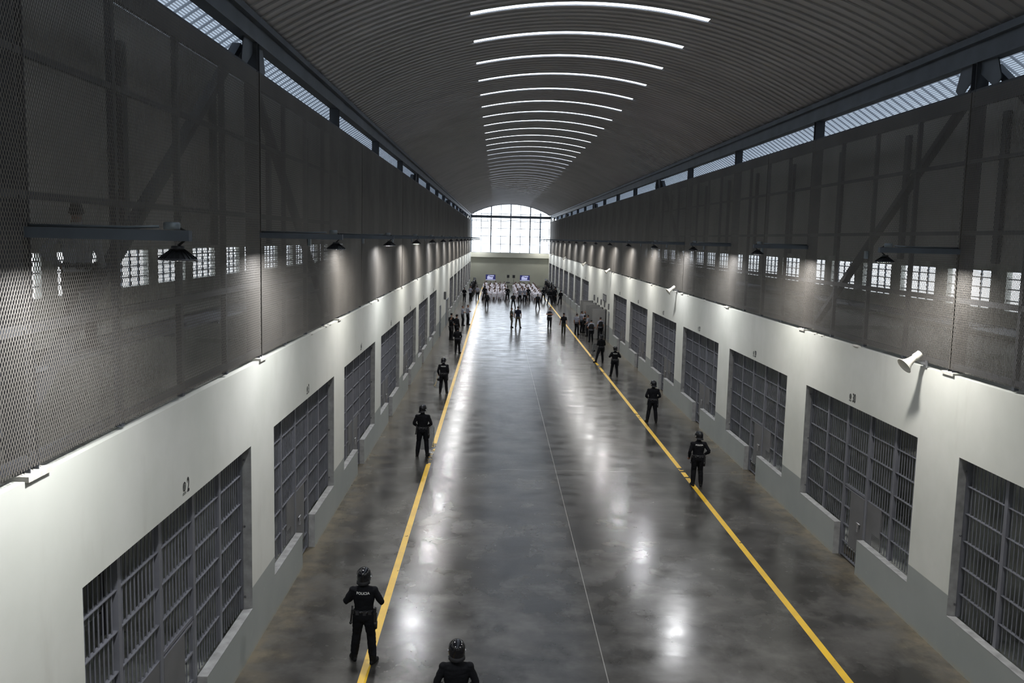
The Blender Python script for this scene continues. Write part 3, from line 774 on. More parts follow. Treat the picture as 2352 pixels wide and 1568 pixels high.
e = empty('table', (2.15, 140.6, 0)); mb = MB(); mb.box(-.7, .9, -.35, .35, .72, .76); mb.build('tabletop', M['black'], e)
for sx, sy in ((-.65, -.3), (.85, -.3), (-.65, .3), (.85, .3)): mb = MB(); mb.box(sx-.03, sx+.03, sy-.03, sy+.03, 0, .72); mb.build('leg', M['black'], e)
tag(e, 'black table in front of the two tripod loudspeakers', 'table')
mb = MB(); mb.box(1.5, 2.1, 140.4, 140.8, .76, .94); mb.box(1.52, 2.08, 140.38, 140.4, .79, .91); tag(mb.build('audio_mixer', M['signgrey']), 'dark audio box lying on the black table', 'audio mixer')

# ------------------------------------------------------------------ people
def cloth(name, col, rough=.85, amt=.2): return mat(name, col, rough, spec=.15, noise_amt=amt, noise_scale=9)
C_ = {'black': cloth('black_uniform', (.007, .0075, .0095)), 'navy': cloth('navy_clothes', (.012, .014, .025)), 'grey': cloth('grey_shirt', (.20, .21, .25)),
      'olive': cloth('olive_clothes', (.032, .032, .024)), 'khaki': cloth('khaki_trousers', (.085, .078, .062)), 'white': cloth('white_clothes', (.72, .70, .76), .8, .08),
      'paleshirt': cloth('pale_shirt', (.24, .25, .30)), 'lightshirt': cloth('light_shirt', (.5, .5, .54)), 'boot': mat('black_boot_leather', (.007, .007, .007), .7, spec=.2), 'skin': mat('brown_skin', (.25, .13, .085), .55),
      'hair': mat('black_hair', (.012, .010, .009), .6), 'sole': mat('dark_sole', (.02, .02, .02), .8), 'stubble': mat('shaved_head', (.075, .045, .034), .6), 'dark_mask': cloth('black_balaclava', (.01, .01, .011))}
M['helmet'] = mat('glossy_black_helmet', (.006, .006, .008), .12, spec=.6)
M['nape'] = mat('grey_black_nape_guard', (.022, .023, .027), .5)
M['lettering'] = mat('white_lettering', (.62, .62, .60), .7)
M['strapmetal'] = mat('visor_rivet_metal', (.6, .6, .62), .3, .8)
M['vest'] = cloth('dark_vest', (.016, .017, .018))

def seg_dist(P_, a, b):
    a = np.array(a); b = np.array(b); ab = b-a; t = np.clip(((P_-a) @ ab)/max(ab @ ab, 1e-9), 0, 1); return np.linalg.norm(P_-(a+t[:, None]*ab), axis=1)

def body(name, pose, top='black', bottom='black', sleeve='long', face='skin', hands='skin', vox=.013, bulk=1., fold=.004, hair=True):
    """one continuous figure standing at the origin, facing +Y; returns a mesh whose slots follow the clothing"""
    g = lambda k, d=None: pose.get(k, d)
    lean = g('lean', 0.); sit = g('sit', False)
    hipz = .92 if not sit else .50
    hz = hipz
    shift = Vector(g('shift', (0, 0, 0)))
    def T(x, y, z):   # lean the torso about the hips
        dz = z-.92; y2 = y+dz*math.sin(lean); z2 = .92+dz*math.cos(lean); return Vector((x, y2, z2+(hz-.92)))+shift
    mb = MB(); bones = []
    M4 = Matrix.Translation(shift+Vector((0, 0, hz-.92))) @ Matrix.Translation((0, 0, .92)) @ Matrix.Rotation(-lean, 4, 'X') @ Matrix.Translation((0, 0, -.92))
    b = bulk
    mb.loft([(0, -.01, .83, .13*b, .10*b), (0, -.015, .88, .165*b, .118*b), (0, -.01, .95, .172*b, .122*b), (0, 0, 1.04, .158*b, .112*b), (0, .0, 1.12, .160*b, .112*b), (0, 0, 1.22, .178*b, .120*b),
             (0, -.005, 1.32, .195*b, .122*b), (0, -.015, 1.39, .190*b, .105*b), (0, -.02, 1.44, .135, .085), (0, -.015, 1.475, .075, .065), (0, -.01, 1.53, .056, .058), (0, 0, 1.57, .05, .055)], 22, M4)
    bones += [('top', T(0, 0, 1.0), T(0, 0, 1.36), .16*b), ('bottom', T(0, 0, .84), T(0, 0, .90), .15), ('top', T(-.1, -.02, 1.36), T(.1, -.02, 1.36), .10), ('skin', T(0, -.01, 1.49), T(0, 0, 1.56), .055)]
    # head
    hd = g('head', (0, 0)); HM = M4 @ Matrix.Translation((0, .0, 1.54)) @ Matrix.Rotation(math.radians(hd[0]), 4, 'Z') @ Matrix.Rotation(math.radians(-hd[1]), 4, 'X')
    h3 = HM.to_3x3(); hp_ = lambda x, y, z: HM @ Vector((x, y, z))
    mb.ball(hp_(0, .005, .125), .076, .094, .105, 18, 12, h3)
    mb.loft([(0, .03, -.005, .03, .04), (0, .035, .02, .048, .055), (0, .03, .06, .06, .07), (0, .02, .10, .066, .08)], 14, HM)
    mb.loft([(0, .105, .065, .016, .012), (0, .112, .078, .017, .017), (0, .102, .105, .011, .013), (0, .09, .125, .009, .01)], 10, HM)   # nose
    mb.ball(hp_(0, .092, .045), .026, .012, .011, 10, 6, h3)                                                   # mouth
    for e in (-1, 1):
        mb.ball(hp_(e*.03, .088, .128), .024, .012, .009, 10, 6, h3); mb.ball(hp_(e*.078, -.005, .10), .012, .02, .033, 10, 6, h3)
    bones.append(('head', hp_(0, 0, .08), hp_(0, 0, .14), .085))
    # legs
    feet = g('feet', ((-.12, 0), (.12, 0))); fa = g('toe', (12, -12)); knees = g('knees', (None, None)); ank = []
    for i, e in enumerate((-1, 1)):
        H = Vector((e*.088, -.01, hz-.02))+shift; F = Vector((feet[i][0], feet[i][1], .0)); A = F+Vector((0, 0, .10))
        if knees[i]: K = Vector(knees[i])
        else:
            K = (H+A)/2; L = (H-A).length; up = max(.0, (.83-L)); K = K+Vector((0, .03+up*.8, .02))
        ft = (.098*b, .088*b, .072, .062, .060, .050)
        pts = [H+Vector((0, 0, .04)), H.lerp(K, .35), H.lerp(K, .85), K, K.lerp(A, .35)+Vector((0, -.012, 0)), K.lerp(A, .8), A+Vector((0, 0, -.01))]
        rr = [.102*b, .098*b, .080*b, .076*b, .074*b, .068*b, .062]
        if sit: rr = [.09, .085, .068, .062, .058, .045, .042]
        mb.tube(pts, rr, 16); mb.ball(K, .066*b, .066*b, .066*b, 12, 8)
        bones += [('bottom', H, K, .085), ('bottom' if not g('shorts') else 'skin', K, K.lerp(A, .86), .062)]
        fr = Matrix.Translation(F) @ Matrix.Rotation(math.radians(fa[i]), 4, 'Z')
        mb.ball(fr @ Vector((0, .045, .045)), .050, .15, .050, 14, 8, fr.to_3x3()); mb.ball(fr @ Vector((0, -.045, .04)), .038, .05, .045, 12, 8, fr.to_3x3())
        mb.ball(fr @ Vector((0, .125, .032)), .046, .058, .033, 12, 8, fr.to_3x3())
        mb.tube([fr @ Vector((0, -.01, .04)), fr @ Vector((0, -.01, .20))], [.056, .060], 12)
        bones += [('boot', fr @ Vector((0, -.05, .03)), fr @ Vector((0, .14, .03)), .05), ('boot', fr @ Vector((0, -.01, .04)), fr @ Vector((0, -.01, .14)), .055)]
    # arms
    el = g('elbows', ((-.26, -.02, 1.14), (.26, -.02, 1.14))); wr = g('wrists', ((-.25, .06, .90), (.25, .06, .90))); hdir = g('handdir', (None, None)); curl = g('curl', .5)
    for i, e in enumerate((-1, 1)):
        S = T(e*.175*b, -.015, 1.385); E = T(*el[i]); W = T(*wr[i])
        mb.ball(S, .070*b, .066*b, .066*b, 14, 9)
        mb.tube([T(e*.10, -.015, 1.39), S, S.lerp(E, .4), S.lerp(E, .9), E], [.07, .066*b, .056*b, .050*b, .047*b], 14)
        if sleeve == 'long': mb.tube([E, E.lerp(W, .35), E.lerp(W, .85), W], [.047*b, .048*b, .038, .033], 14)
        else: mb.tube([E, E.lerp(W, .35), E.lerp(W, .85), W], [.041, .042, .031, .027], 12)
        bones += [('top', S, E.lerp(S, .15 if sleeve == 'long' else .35), .055)]
        bones += [('top' if sleeve == 'long' else 'skin', E, W.lerp(E, .1), .042)]
        if sleeve != 'long': bones.append(('skin', S.lerp(E, .75), E, .05))
        d = Vector(hdir[i]).normalized() if hdir[i] else (W-E).normalized()
        # hand: palm, thumb and four unequal curled fingers
        side_ = Vector((-e, 0, 0)); nrm = d.cross(side_);
        if nrm.length < .2: side_ = Vector((0, 0, 1)); nrm = d.cross(side_)
        nrm.normalize(); side_ = nrm.cross(d).normalized()
        palm_in = nrm if nrm.dot(Vector((-e, .2, 0))) > 0 else -nrm; across = d.cross(palm_in).normalized()
        R3 = Matrix((across, palm_in, d)).transposed()
        C0 = W+d*.045; mb.ball(C0, .041, .018, .052, 12, 8, R3); bones.append(('hand', W, W+d*.13, .03))
        for f_, (off, ln) in enumerate(((-.030, .066), (-.010, .075), (.010, .070), (.029, .055))):
            b0 = W+d*.08+across*off; d1 = (d+palm_in*curl*.9).normalized(); b1 = b0+d1*ln*.45; d2 = (d+palm_in*curl*2.6).normalized(); b2 = b1+d2*ln*.32; d3 = (d*.4+palm_in*curl*3.).normalized() if curl > .3 else d2; b3 = b2+d3*ln*.24
            mb.tube([b0-d*.015, b0, b1, b2, b3], [.0098, .0098, .0092, .0086, .007], 7)
        tb = W+d*.022-across*.03; t1 = tb+(d*.6-across*.75+palm_in*.35).normalized()*.036; t2 = t1+(d*.9+palm_in*.5).normalized()*.028
        mb.tube([tb+across*.012, tb, t1, t2], [.013, .0125, .0105, .008], 7)
    me = mb.mesh('tmp'); ob = D.objects.new('tmp', me); COL.objects.link(ob)
    r = ob.modifiers.new('r', 'REMESH'); r.mode = 'VOXEL'; r.voxel_size = vox; r.use_smooth_shade = True
    sm = ob.modifiers.new('s', 'SMOOTH'); sm.factor = .5; sm.iterations = 2 if vox < .012 else 1
    dg = bpy.context.evaluated_depsgraph_get(); out = D.meshes.new_from_object(ob.evaluated_get(dg)); D.objects.remove(ob); D.meshes.remove(me)
    n = len(out.vertices); co = np.empty(n*3); out.vertices.foreach_get('co', co); co = co.reshape(-1, 3)
    # classify by the nearest bone
    best = np.full(n, 1e9); lab = np.zeros(n, int); names = ['top', 'bottom', 'skin', 'head', 'boot', 'hand']
    for nm, a, b_, rad in bones:
        dd = seg_dist(co, a, b_)-rad; m_ = dd < best; best[m_] = dd[m_]; lab[m_] = names.index(nm)
    # folds in the cloth, made as real relief
    if fold:
        no = np.empty(n*3); out.vertices.foreach_get('normal', no); no = no.reshape(-1, 3); isc = (lab <= 1)
        for i in np.nonzero(isc)[0]:
            c = co[i]; q = noise.noise(Vector((c[0]*9, c[1]*9, c[2]*21))) + .5*noise.noise(Vector((c[0]*22+5, c[1]*22, c[2]*40)))
            co[i] += no[i]*fold*q
        out.vertices.foreach_set('co', co.ravel())
    slots = [C_[top], C_[bottom], C_['skin'], C_[face] if face != 'skin' else C_['skin'], C_['boot'], C_[hands] if hands != 'skin' else C_['skin'], C_['hair'] if not sit else C_['stubble']]
    for m_ in slots: out.materials.append(m_)
    nf = len(out.polygons); vi = np.empty(len(out.loops), int); out.loops.foreach_get('vertex_index', vi); ls = np.empty(nf, int); out.polygons.foreach_get('loop_start', ls)
    fl = lab[vi[ls]]
    if hair:
        HI = np.array(HM.inverted()); c4 = np.c_[co, np.ones(n)] @ HI.T; y_, z_ = c4[:, 1], c4[:, 2]
        hm = (lab == 3) & ((z_ > .165) | ((y_ < .012) & (z_ > .06) & (np.abs(c4[:, 0]) < .082))); fl = np.where(hm[vi[ls]] & (fl == 3), 6, fl)
    out.polygons.foreach_set('material_index', fl.astype(np.int32)); out.polygons.foreach_set('use_smooth', [True]*nf); out.update(); out.name = name
    return out, HM, M4

_pol = None
def kit_helmet(parent, HM, visor=True, up=True):
    mb = MB(); T = HM @ Matrix.Translation((0, -.005, .115))
    pr = [(.128, -.075), (.131, -.02), (.131, .03), (.122, .075), (.10, .108), (.066, .130), (.03, .141), (.004, .143)]
    S = Matrix.Diagonal((.93, 1.08, 1, 1)); mb.lathe(pr, 28, T @ S, capb=False)
    mb.lathe([(.128, -.075), (.118, -.07), (.118, 0.02)], 28, T @ S, capb=False, capt=False)
    hm = mb.build('helmet', M['helmet'], parent)
    mb = MB(); n = 14; vs = []   # nape guard
    for z, r, dy in ((-.045, .124, 0), (-.085, .128, -.004), (-.125, .135, -.018), (-.128, .118, -.012), (-.07, .112, 0)):
        for i in range(n+1):
            t = math.radians(180+12+i*(156)/n); vs.append(T @ Vector((r*.95*math.cos(t), r*1.06*math.sin(t)+dy, z)))
    fs = [(a*(n+1)+i, a*(n+1)+i+1, (a+1)*(n+1)+i+1, (a+1)*(n+1)+i) for a in range(4) for i in range(n)]
    mb.add(vs, fs, True); mb.build('nape_guard', M['nape'], hm)
    mb = MB()
    for e in (-1, 1):
        mb.ball(T @ Vector((e*.126, .01, -.02)), .012, .018, .018, 10, 6, HM.to_3x3()); mb.bar(T @ Vector((e*.122, .02, -.03)), T @ Vector((e*.105, .045, -.11)), .012, .006)
    mb.build('rivets', M['strapmetal'], hm)
    if visor:
        mb = MB(); n = 16; vs = []
        rx = Matrix.Rotation(math.radians(48 if up else 0), 4, 'X')
        for a in range(5):
            z = .03-a*.035
            for i in range(n+1):
                t = math.radians(5+i*170/n); vs.append(T @ (rx @ Vector((.136*math.cos(t), .150*math.sin(t), z+.01))))
        mb.add(vs, [(a*(n+1)+i, a*(n+1)+i+1, (a+1)*(n+1)+i+1, (a+1)*(n+1)+i) for a in range(4) for i in range(n)], True); mb.build('visor', M['shield'], hm)
def kit_cap(parent, HM, m='black'):
    mb = MB(); T = HM @ Matrix.Translation((0, 0, .15)); mb.lathe([(.088, -.015), (.09, .02), (.08, .055), (.05, .078), (.01, .085)], 20, T @ Matrix.Diagonal((.95, 1.14, 1, 1)))
    mb.loft([(0, .12, -.012, .068, .075), (0, .12, -.004, .068, .075)], 16, T); mb.build('cap', C_[m], parent)
def kit_belt(parent, M4, holster=True, baton=True):
    mb = MB(); n = 26; vs = []
    for z, k in ((.985, 1.0), (1.03, 1.0), (1.03, .9), (.985, .9)):
        for i in range(n): t = 2*math.pi*i/n; vs.append(M4 @ Vector((.176*k*math.cos(t), .130*k*math.sin(t)-.005, z)))
    fs = [(a*n+i, a*n+(i+1) % n, ((a+1) % 4)*n+(i+1) % n, ((a+1) % 4)*n+i) for a in range(4) for i in range(n)]; mb.add(vs, fs, True)
    for x, y in ((-.10, -.118), (.03, -.135), (.12, -.10)): mb.box(x-.028, x+.028, y-.02, y+.02, .96, 1.04)
    b_ = mb.build('belt', M['nape'], parent)
    mb = MB()
    for x in (-.045, .062): mb.ball(M4 @ Vector((x, -.142, 1.01)), .006, .004, .006, 6, 5)
    mb.build('studs', M['strapmetal'], b_)
    if holster:
        mb = MB(); mb.box(.175, .235, -.06, .05, .80, .98); mb.box(.18, .225, -.045, .03, .98, 1.05); mb.tube([(.205, -.02, .80), (.21, 0, .66)], [.045, .03], 10); mb.box(.15, .19, -.03, .03, .93, 1.0); mb.build('holster', M['black'], parent)
    if baton:
        mb = MB(); mb.tube([(-.20, -.03, 1.09), (-.225, -.05, .80)], .017, 8); mb.ball((-.229, -.053, .785), .026, .026, .03, 10, 6); mb.box(-.21, -.165, -.06, 0, .95, 1.03); mb.build('baton', M['black'], parent)
def kit_shield(parent, c, yaw=0., tilt=0.):
    T = Matrix.Translation(c) @ Matrix.Rotation(yaw, 4, 'Z') @ Matrix.Rotation(tilt, 4, 'X'); mb = MB(); n = 10; mrows = 14; vs = []
    for a in range(mrows+1):
        v = -1+2*a/mrows
        for i in range(n+1):
            u = -1+2*i/n; cut = max(0, abs(v)-.82)/.18; uu = u*(1-.22*cut**2); vs.append(T @ Vector((uu*.24, .05*(1-u*u), v*.45)))
    mb.add(vs, [(a*(n+1)+i, a*(n+1)+i+1, (a+1)*(n+1)+i+1, (a+1)*(n+1)+i) for a in range(mrows) for i in range(n)], True)
    sh = mb.build('riot_shield', M['shield'], parent)
    mb = MB()
    for sx in (-.237, .237): mb.tube([T @ Vector((sx, .0, -.36)), T @ Vector((sx, .0, .36))], .006, 6)
    mb.box(-.09, .09, -.05, .03, -.06, .06) if False else mb.ball(T @ Vector((0, .0, 0)), .09, .03, .07, 10, 6, T.to_3x3()); mb.build('grip_pad', M['black'], sh)
def kit_letter(parent, M4, z=1.345, word='POLICIA', size=.062):
    global _pol
    if _pol is None: _pol = txt_mesh(word, size, 1.02, .0018); _pol.materials.append(M['lettering'])
    me = _pol.copy()
    for v in me.vertices:
        x, y = v.co.x, v.co.y; r = math.sqrt(max(0, 1-(x/.21)**2)); v.co = M4 @ Vector((x, -(.1325*r)-.006-.0*y+ (y*.10) - v.co.z, z+y))
    o = link('lettering', me, parent)
def kit_vest(parent, M4, k=1.09):
    mb = MB(); mb.loft([(0, -.0, 1.05, .172*k, .128*k), (0, 0, 1.06, .176*k, .13*k), (0, 0, 1.22, .186*k, .132*k), (0, -.005, 1.33, .185*k, .13*k), (0, -.015, 1.40, .15*k, .11*k), (0, -.015, 1.43, .11, .09)], 22, M4); mb.build('vest', M['vest'], parent)
def kit_pads(parent, M4):
    for e in (-1, 1): mb = MB(); mb.ball(M4 @ Vector((e*.192, -.015, 1.408)), .062, .075, .045, 14, 8); mb.build('shoulder_pad', C_['black'], parent)
def kit_rifle(parent, a, b):
    mb = MB(); a, b = Vector(a), Vector(b); mb.tube([a, b], .011, 6); m1 = a.lerp(b, .3); mb.bar(a.lerp(b, .02), a.lerp(b, .5), .035, .06); mb.bar(m1, m1+Vector((0, .02, -.12)), .02, .04); mb.bar(a-(b-a)*.25, a, .03, .07)
    mb.build('rifle', M['black'], parent)

HANDS_FRONT = dict(elbows=((-.33, -.03, 1.16), (.33, -.03, 1.16)), wrists=((-.16, .22, 1.20), (.16, .22, 1.20)), handdir=((.8, .5, .1), (-.8, .5, .1)))
BELLY = dict(elbows=((-.30, -.05, 1.14), (.30, -.05, 1.14)), wrists=((-.12, .18, .98), (.12, .18, .98)), handdir=((.9, .3, -.2), (-.9, .3, -.2)))
DOWN = dict(elbows=((-.25, -.03, 1.13), (.25, -.03, 1.13)), wrists=((-.26, .04, .89), (.26, .04, .89)))
CROSS = dict(elbows=((-.27, .06, 1.14), (.27, .06, 1.14)), wrists=((.07, .20, 1.17), (-.09, .19, 1.22)), handdir=((1, .1, .1), (-1, .1, .1)))
BACK = dict(elbows=((-.29, -.10, 1.13), (.29, -.10, 1.13)), wrists=((-.08, -.17, .96), (.08, -.17, .94)), handdir=((1, -.1, -.3), (-1, -.1, -.3)))
HIPHAND = dict(elbows=((-.37, -.08, 1.15), (.25, -.03, 1.13)), wrists=((-.20, .03, 1.0), (.26, .05, .89)))
SHIELD_L = dict(elbows=((-.27, -.04, 1.13), (.24, -.05, 1.14)), wrists=((-.24, .12, .92), (.20, .14, .92)))
RIFLE = dict(elbows=((-.28, -.03, 1.14), (.28, .0, 1.13)), wrists=((-.08, .2, 1.12), (.16, .22, 1.0)), handdir=((.8, .5, 0), (-.8, .5, 0)))
def P_(base, **k): d = dict(base); d.update(k); return d

def person(mesh_t, x, y, rz, label, group=None, parts=(), scale=1.):
    me, HM, M4 = mesh_t; o = link('person', me, None, (x, y, 0), math.radians(rz)); o.scale = (scale,)*3
    for f_ in parts: f_(o, HM, M4)
    tag(o, label, 'person', group); return o
helm = lambda o, H, M_: kit_helmet(o, H); helm_nv = lambda o, H, M_: kit_helmet(o, H, False); belt = lambda o, H, M_: kit_belt(o, M_); belt2 = lambda o, H, M_: kit_belt(o, M_, True, False)
lett = lambda o, H, M_: kit_letter(o, M_); cap = lambda o, H, M_: kit_cap(o, H); vest = lambda o, H, M_: kit_vest(o, M_); pads = lambda o, H, M_: kit_pads(o, M_)
def B(name, pose, **k): return body(name, pose, **k)
# near officers in riot gear, each with a pose of his own
GP = 'officers in riot helmets along the yellow lines'
nk = dict(vox=.0085, bulk=1.08, fold=.006, face='dark_mask', hair=False, hands='skin')
b1 = B('officer', P_(HANDS_FRONT, feet=((-.19, .10), (.17, -.02)), toe=(28, -22), head=(-6, -4)), **nk)
person(b1, -2.26, 15.41, 0, 'helmeted person in black, POLICIA on the back, nearest full figure on the left yellow line', GP, (helm, belt, lett))
b0 = B('officer', P_(HIPHAND, feet=((-.15, 0), (.15, 0)), elbows=((-.30, -.04, 1.14), (.30, -.04, 1.14)), wrists=((-.2, .16, 1.0), (.2, .16, 1.0)), head=(2, -4)), **nk)
person(b0, -.47, 12.58, 3, 'person in black helmet and padded jacket cut off by the bottom edge of the photo', GP, (helm, belt, pads))
b2 = B('officer', P_(BELLY, feet=((-.17, .0), (.16, .03)), toe=(15, -25), head=(-35, 0)), **nk)
person(b2, -2.49, 30.84, 0, 'helmeted person with a clear shield at the right knee, second on the left yellow line', GP, (helm, belt, pads, lambda o, H, M_: kit_shield(o, (.14, .16, .62), .1, .12)), 1.03)
b3 = B('officer', P_(SHIELD_L, feet=((-.15, .02), (.17, 0)), toe=(12, -18), head=(-30, 0)), **nk)
person(b3, -2.53, 43.67, 0, 'helmeted person with a clear shield at the left knee, third on the left yellow line', GP, (helm, belt2, lett, lambda o, H, M_: kit_shield(o, (-.24, .15, .66), .0, .05)))
b4 = B('officer', P_(RIFLE, feet=((-.11, .0), (.14, .02)), toe=(0, -30), head=(-50, 0)), vox=.011, bulk=1.06, fold=.005, face='dark_mask', hair=False)
person(b4, -2.53, 59.2, -8, 'person in black peaked cap with an upright long gun, on the left yellow line', GP, (cap, belt2, lambda o, H, M_: kit_rifle(o, (.24, .10, 1.30), (.27, .12, .48))))
c1 = B('officer', P_(SHIELD_L, feet=((-.12, .03), (.13, 0)), elbows=((-.27, -.03, 1.13), (.34, -.08, 1.15)), wrists=((-.25, .12, .91), (.2, .04, 1.02)), head=(28, 0)), **nk)
person(c1, 6.52, 27.6, 0, 'person in black helmet, POLICIA on the back, nearest on the right yellow line', GP, (helm, belt, lett))
c2 = B('officer', P_(BELLY, feet=((-.20, .02), (.17, 0)), toe=(20, -10), head=(30, 0)), **nk)
person(c2, 6.80, 37.5, 0, 'helmeted person in padded jacket, legs apart, second on the right yellow line', GP, (helm, belt, pads), 1.02)
c3 = B('officer', P_(HANDS_FRONT, feet=((-.20, .05), (.16, -.03)), toe=(20, -15), head=(15, 0)), **nk)
person(c3, 6.85, 50.3, 0, 'helmeted person, arms bent forward, POLICIA on the back, third on the right yellow line', GP, (helm, belt, lett), .98)
c4 = B('officer', P_(RIFLE, feet=((-.36, -.05), (.17, .05)), toe=(50, -10), head=(25, 0)), **nk)
person(c4, 6.74, 56.2, 18, 'helmeted person standing wide with a clear shield, fourth on the right yellow line', GP, (helm, belt2, pads, lambda o, H, M_: kit_shield(o, (-.36, .22, .72), .3, .1)))

# middle distance, by the grey doors and in the open hall
mk = dict(vox=.013, fold=.004)
navy = B('guard', P_(CROSS, feet=((-.10, 0), (.12, .02))), top='black', bottom='black', **mk)
grey_cross = B('guard', P_(CROSS, feet=((-.10, 0), (.12, .02)), head=(-25, 0)), top='paleshirt', bottom='black', sleeve='short', **mk)
grey_down = B('guard', P_(DOWN, feet=((-.14, 0), (.15, .02))), top='paleshirt', bottom='black', sleeve='short', **mk)
grey_belly = B('guard', P_(BELLY, feet=((-.11, 0), (.14, .05)), toe=(10, -25)), top='grey', bottom='black', sleeve='short', **mk)
walk_k = B('walker', P_(DOWN, feet=((-.10, .10), (.10, -.12)), toe=(5, -5), wrists=((-.27, .10, .90), (.30, -.02, .88))), top='black', bottom='olive', sleeve='short', **mk)
polo = B('visitor', P_(DOWN, feet=((-.16, 0), (.20, .04)), toe=(5, -40)), top='navy', bottom='khaki', sleeve='short', bulk=1.05, **mk)
side_m = B('visitor', P_(BELLY, feet=((-.07, .04), (.08, .0))), top='olive', bottom='khaki', sleeve='short', bulk=1.06, **mk)
black_down = B('guard', P_(DOWN, feet=((-.13, 0), (.15, .03))), top='black', bottom='black', sleeve='long', hair=True, **mk)
black_apart = B('guard', P_(BELLY, feet=((-.24, .02), (.22, 0)), toe=(20, -20)), top='black', bottom='black', **mk)
black_short = B('guard', P_(BELLY, feet=((-.18, .0), (.24, .02)), toe=(10, -25)), top='navy', bottom='black', sleeve='short', **mk)
rifle_m = B('guard', P_(RIFLE, feet=((-.30, .02), (.12, 0)), toe=(30, -10)), top='black', bottom='black', face='dark_mask', hair=False, **mk)
gvest = lambda o, H, M_: kit_vest(o, M_)
person(side_m, 1.36, 77.35, -80, 'person in olive shirt and khaki trousers turned to the neighbour, middle of the hall', None, (), 1.0)
person(polo, 1.92, 77.1, 0, 'person in dark polo shirt and khaki trousers, middle of the hall, back to the camera', None, (), 1.08)
person(grey_cross, 4.73, 77.7, 172, 'person with folded arms in pale shirt and dark vest, left of the right yellow line', None, (gvest, belt2), 1.04)
person(walk_k, 5.57, 72.6, 176, 'person in dark cap, black shirt and olive trousers walking towards the camera', None, (cap,), 1.0)
GD = 'guards beside the grey doors'
person(grey_down, 6.66, 72.75, -40, 'person in pale grey shirt standing nearest the yellow line by the grey doors', GD, (belt2,))
person(grey_belly, 7.2, 74.2, -60, 'person in pale grey shirt, second from the yellow line by the grey doors', GD, (belt2,), 1.06)
person(grey_cross, 7.55, 74.95, -150, 'person in dark vest close behind the two grey shirts by the doors', GD, (gvest,), 1.03)
person(grey_belly, 7.28, 67.35, 10, 'person in dark vest with pale sleeves standing alone in front of the grey doors', GD, (gvest, belt2), 1.0)
person(grey_down, 8.2, 69.3, 20, 'person in dark vest with pale sleeves beside the nearest grey door', GD, (gvest, belt2), 1.02)
person(grey_belly, 7.45, 71.6, 70, 'person half hidden behind the fourth open grey door', GD, (), 1.0)
GLG = 'guards beside the doors on the left wall'
person(navy, -3.38, 66.9, -60, 'person in black uniform with folded arms, nearest of the three by the left wall door', GLG, (belt2,), 1.02)
person(black_down, -3.0, 68.3, -40, 'person in black cap, second of the three by the left wall door', GLG, (cap, belt2), 1.03)
person(navy, -3.5, 70.0, -30, 'person in brimmed black cap farthest of the three by the left wall door', GLG, (cap,), 1.0)
person(grey_cross, -2.92, 78.2, -70, 'person in grey shirt with folded arms, nearer of the two by the left yellow line', GLG, (belt2,), 1.0)
person(grey_cross, -2.5, 79.0, -60, 'person in grey shirt with folded arms, farther of the two by the left yellow line', GLG, (belt2,), 1.02)
GB = 'guards standing behind the seated people'
person(black_down, -1.05, 99.3, 0, 'person in dark vest alone in front of the left seat block', GB, (gvest,), .97)
person(black_short, 1.9, 98.95, 0, 'person in dark vest and short sleeves in front of the aisle between the seat blocks', GB, (gvest,), .98)
person(black_short, 4.60, 98.5, 0, 'person in dark vest with legs apart in front of the right seat block', GB, (gvest,), .97)
person(navy, -3.86, 107.4, -20, 'person in black close to the left wall short of the helmet row', GB, (belt2,), 1.0)
person(grey_cross, -3.2, 109.9, -30, 'person in grey shirt beside the left helmet row', GB, (), 1.03)
person(grey_down, -2.38, 111.6, 0, 'person in grey shirt with hands at the sides left of the left seat block', GB, (belt2,), 1.0)
person(black_apart, -1.45, 110.7, 0, 'person in black, legs apart, by the corner of the left seat block', GB, (helm_nv, belt2), 1.03)
person(black_apart, 1.37, 109.8, 0, 'person in black uniform and cap at the aisle end of the left seat block', GB, (cap, belt2), 1.05)
person(grey_belly, 2.85, 107.3, 5, 'person in grey shirt behind the right seat block next to the aisle', GB, (), 1.05)
person(grey_down, 3.45, 108.4, -10, 'person in dull grey shirt second from the aisle behind the right seat block', GB, (), 1.02)
person(black_apart, 3.95, 110.3, 0, 'person in black uniform third from the aisle behind the right seat block', GB, (belt2,), 1.04)
person(black_apart, 5.85, 110.4, 0, 'person in black uniform at the outer corner of the right seat block', GB, (helm_nv, belt2), 1.03)
person(black_apart, 6.35, 105.5, 0, 'large person in black uniform on the right yellow line near the helmet row', GB, (belt2, helm_nv), 1.1)
person(black_down, 6.95, 107.6, 0, 'person in black uniform just right of the large one on the yellow line', GB, (helm_nv,), 1.06)
person(black_down, 7.35, 111.0, 0, 'person in black with a cap near the right helmet row', GB, (cap,), 1.02)
person(rifle_m, 7.66, 105.9, 20, 'person in black holding a long gun downward near the right wall', GB, (lambda o, H, M_: kit_rifle(o, (-.02, .26, 1.12), (-.42, .30, .70)),), 1.0)
far = dict(vox=.02, fold=0)
fh = [B('officer', P_(BELLY, feet=((-.13, 0), (.13, .02))), face='dark_mask', hair=False, bulk=1.06, **far), B('officer', P_(SHIELD_L, feet=((-.12, 0), (.15, .02))), face='dark_mask', hair=False, bulk=1.06, **far)]
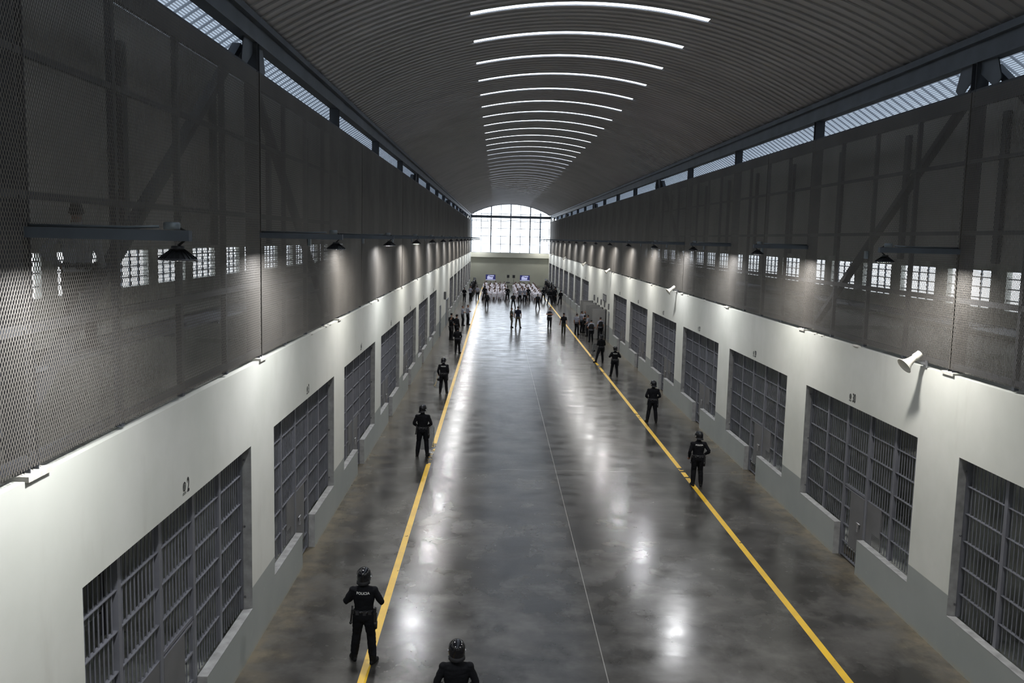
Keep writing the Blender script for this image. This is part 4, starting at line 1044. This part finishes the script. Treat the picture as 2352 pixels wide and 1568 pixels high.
for side, x0, ys_ in ((-1, -3.25, [112.6+2.45*i for i in range(10)]), (1, 7.5, [113.0+2.05*i for i in range(12)])):
    sn = 'left' if side < 0 else 'right'; rn = random.Random(11+side)
    for i, y in enumerate(ys_):
        parts = (helm,) if i % 2 else (helm, lambda o, H, M_: kit_shield(o, (0, .28, .75), 0, .05))
        person(fh[i % 2], x0+rn.uniform(-.12, .12), y, (-80 if side < 0 else 80)+rn.uniform(-12, 12), 'person in riot helmet, %s from the near end of the %s wall row' % (nth(i+1), sn),
               'riot officers in the row along the %s wall' % sn, parts, rn.uniform(.98, 1.04))

# seated people in white on white plastic chairs
def seated(i):
    rn = random.Random(40+i)
    kn = ((-.14-.03*rn.random(), .42, .50), (.14+.03*rn.random(), .42, .50))
    pose = dict(sit=True, lean=[.18, .42, .05, .6][i], knees=kn, feet=((-.16, .40), (.16, .42)), elbows=((-.24, .02, 1.16), (.24, .02, 1.16)), wrists=((-.14, .28, 1.02), (.14, .28, 1.02)), head=([0, 12, -15, 5][i], [-5, -20, 4, -30][i]), curl=.6, shorts=(i % 2 == 1))
    return body('seated_figure', pose, top='white', bottom='white', sleeve='short', vox=.02, fold=0)
seat = [seated(i) for i in range(4)]
mb = MB()
mb.loft([(0, .0, .415, .20, .20), (0, .0, .43, .215, .21), (0, 0, .44, .21, .205)], 8, Matrix.Rotation(math.pi/8, 4, 'Z'), sm=False)
mb.add([(-.21, -.2, .42), (.21, -.2, .42), (.22, -.27, .80), (.14, -.285, .86), (-.14, -.285, .86), (-.22, -.27, .80)], [(0, 1, 2, 3, 4, 5)]); mb.add([(-.21, -.215, .42), (.21, -.215, .42), (.22, -.285, .80), (.14, -.30, .86), (-.14, -.30, .86), (-.22, -.285, .80)], [(5, 4, 3, 2, 1, 0)])
for e in (-1, 1):
    mb.bar((e*.19, .18, .43), (e*.235, .23, 0), .045, .03); mb.bar((e*.19, -.19, .43), (e*.24, -.27, 0), .045, .03)
    mb.bar((e*.225, .17, .43), (e*.25, .16, .64), .03, .04); mb.bar((e*.25, .2, .65), (e*.235, -.26, .66), .05, .02)
chair_me = mb.mesh('plastic_chair'); chair_me.materials.append(M['plastic'])
rn = random.Random(23); ROWS = 16
for blk, xs_ in (('left', [1.15-.70*i for i in range(5)]), ('right', [2.75+.70*i for i in range(5)])):
    for r_ in range(ROWS):
        y = 111.6+1.5*r_
        for c in range(5):
            if r_ == 0 and blk == 'right' and c == 0: continue
            x = xs_[c]+rn.uniform(-.14, .14); yy = y+rn.uniform(-.25, .25); rz = rn.uniform(-9, 9)
            where = '%s row from the rear, %s seat from the aisle, %s block' % (nth(r_+1), ORD[c+1], blk)
            o = link('plastic_chair', chair_me, None, (x, yy, 0), math.radians(rz)); tag(o, 'white plastic chair, '+where, 'chair', 'white plastic chairs of the %s block' % blk)
            me, HM, M4 = seat[rn.randrange(4)]; o = link('person', me, None, (x, yy+.0, 0), math.radians(rz+rn.uniform(-5, 5))); k_ = rn.uniform(.95, 1.03); o.scale = (k_, k_, k_)
            tag(o, 'person in white, seated, '+where, 'person', 'seated people of the %s block' % blk)
# person behind the screen on the walkway
wm = B('watcher', P_(HIPHAND, feet=((-.12, 0), (.12, .02)), head=(10, 0)), top='lightshirt', bottom='black', sleeve='long', vox=.011, fold=.005)
o = person(wm, -5.0, 10.75, 15, 'person in pale shirt and dark trousers standing behind the mesh screen on the left', None, (belt2,)); o.location.z = 6.26
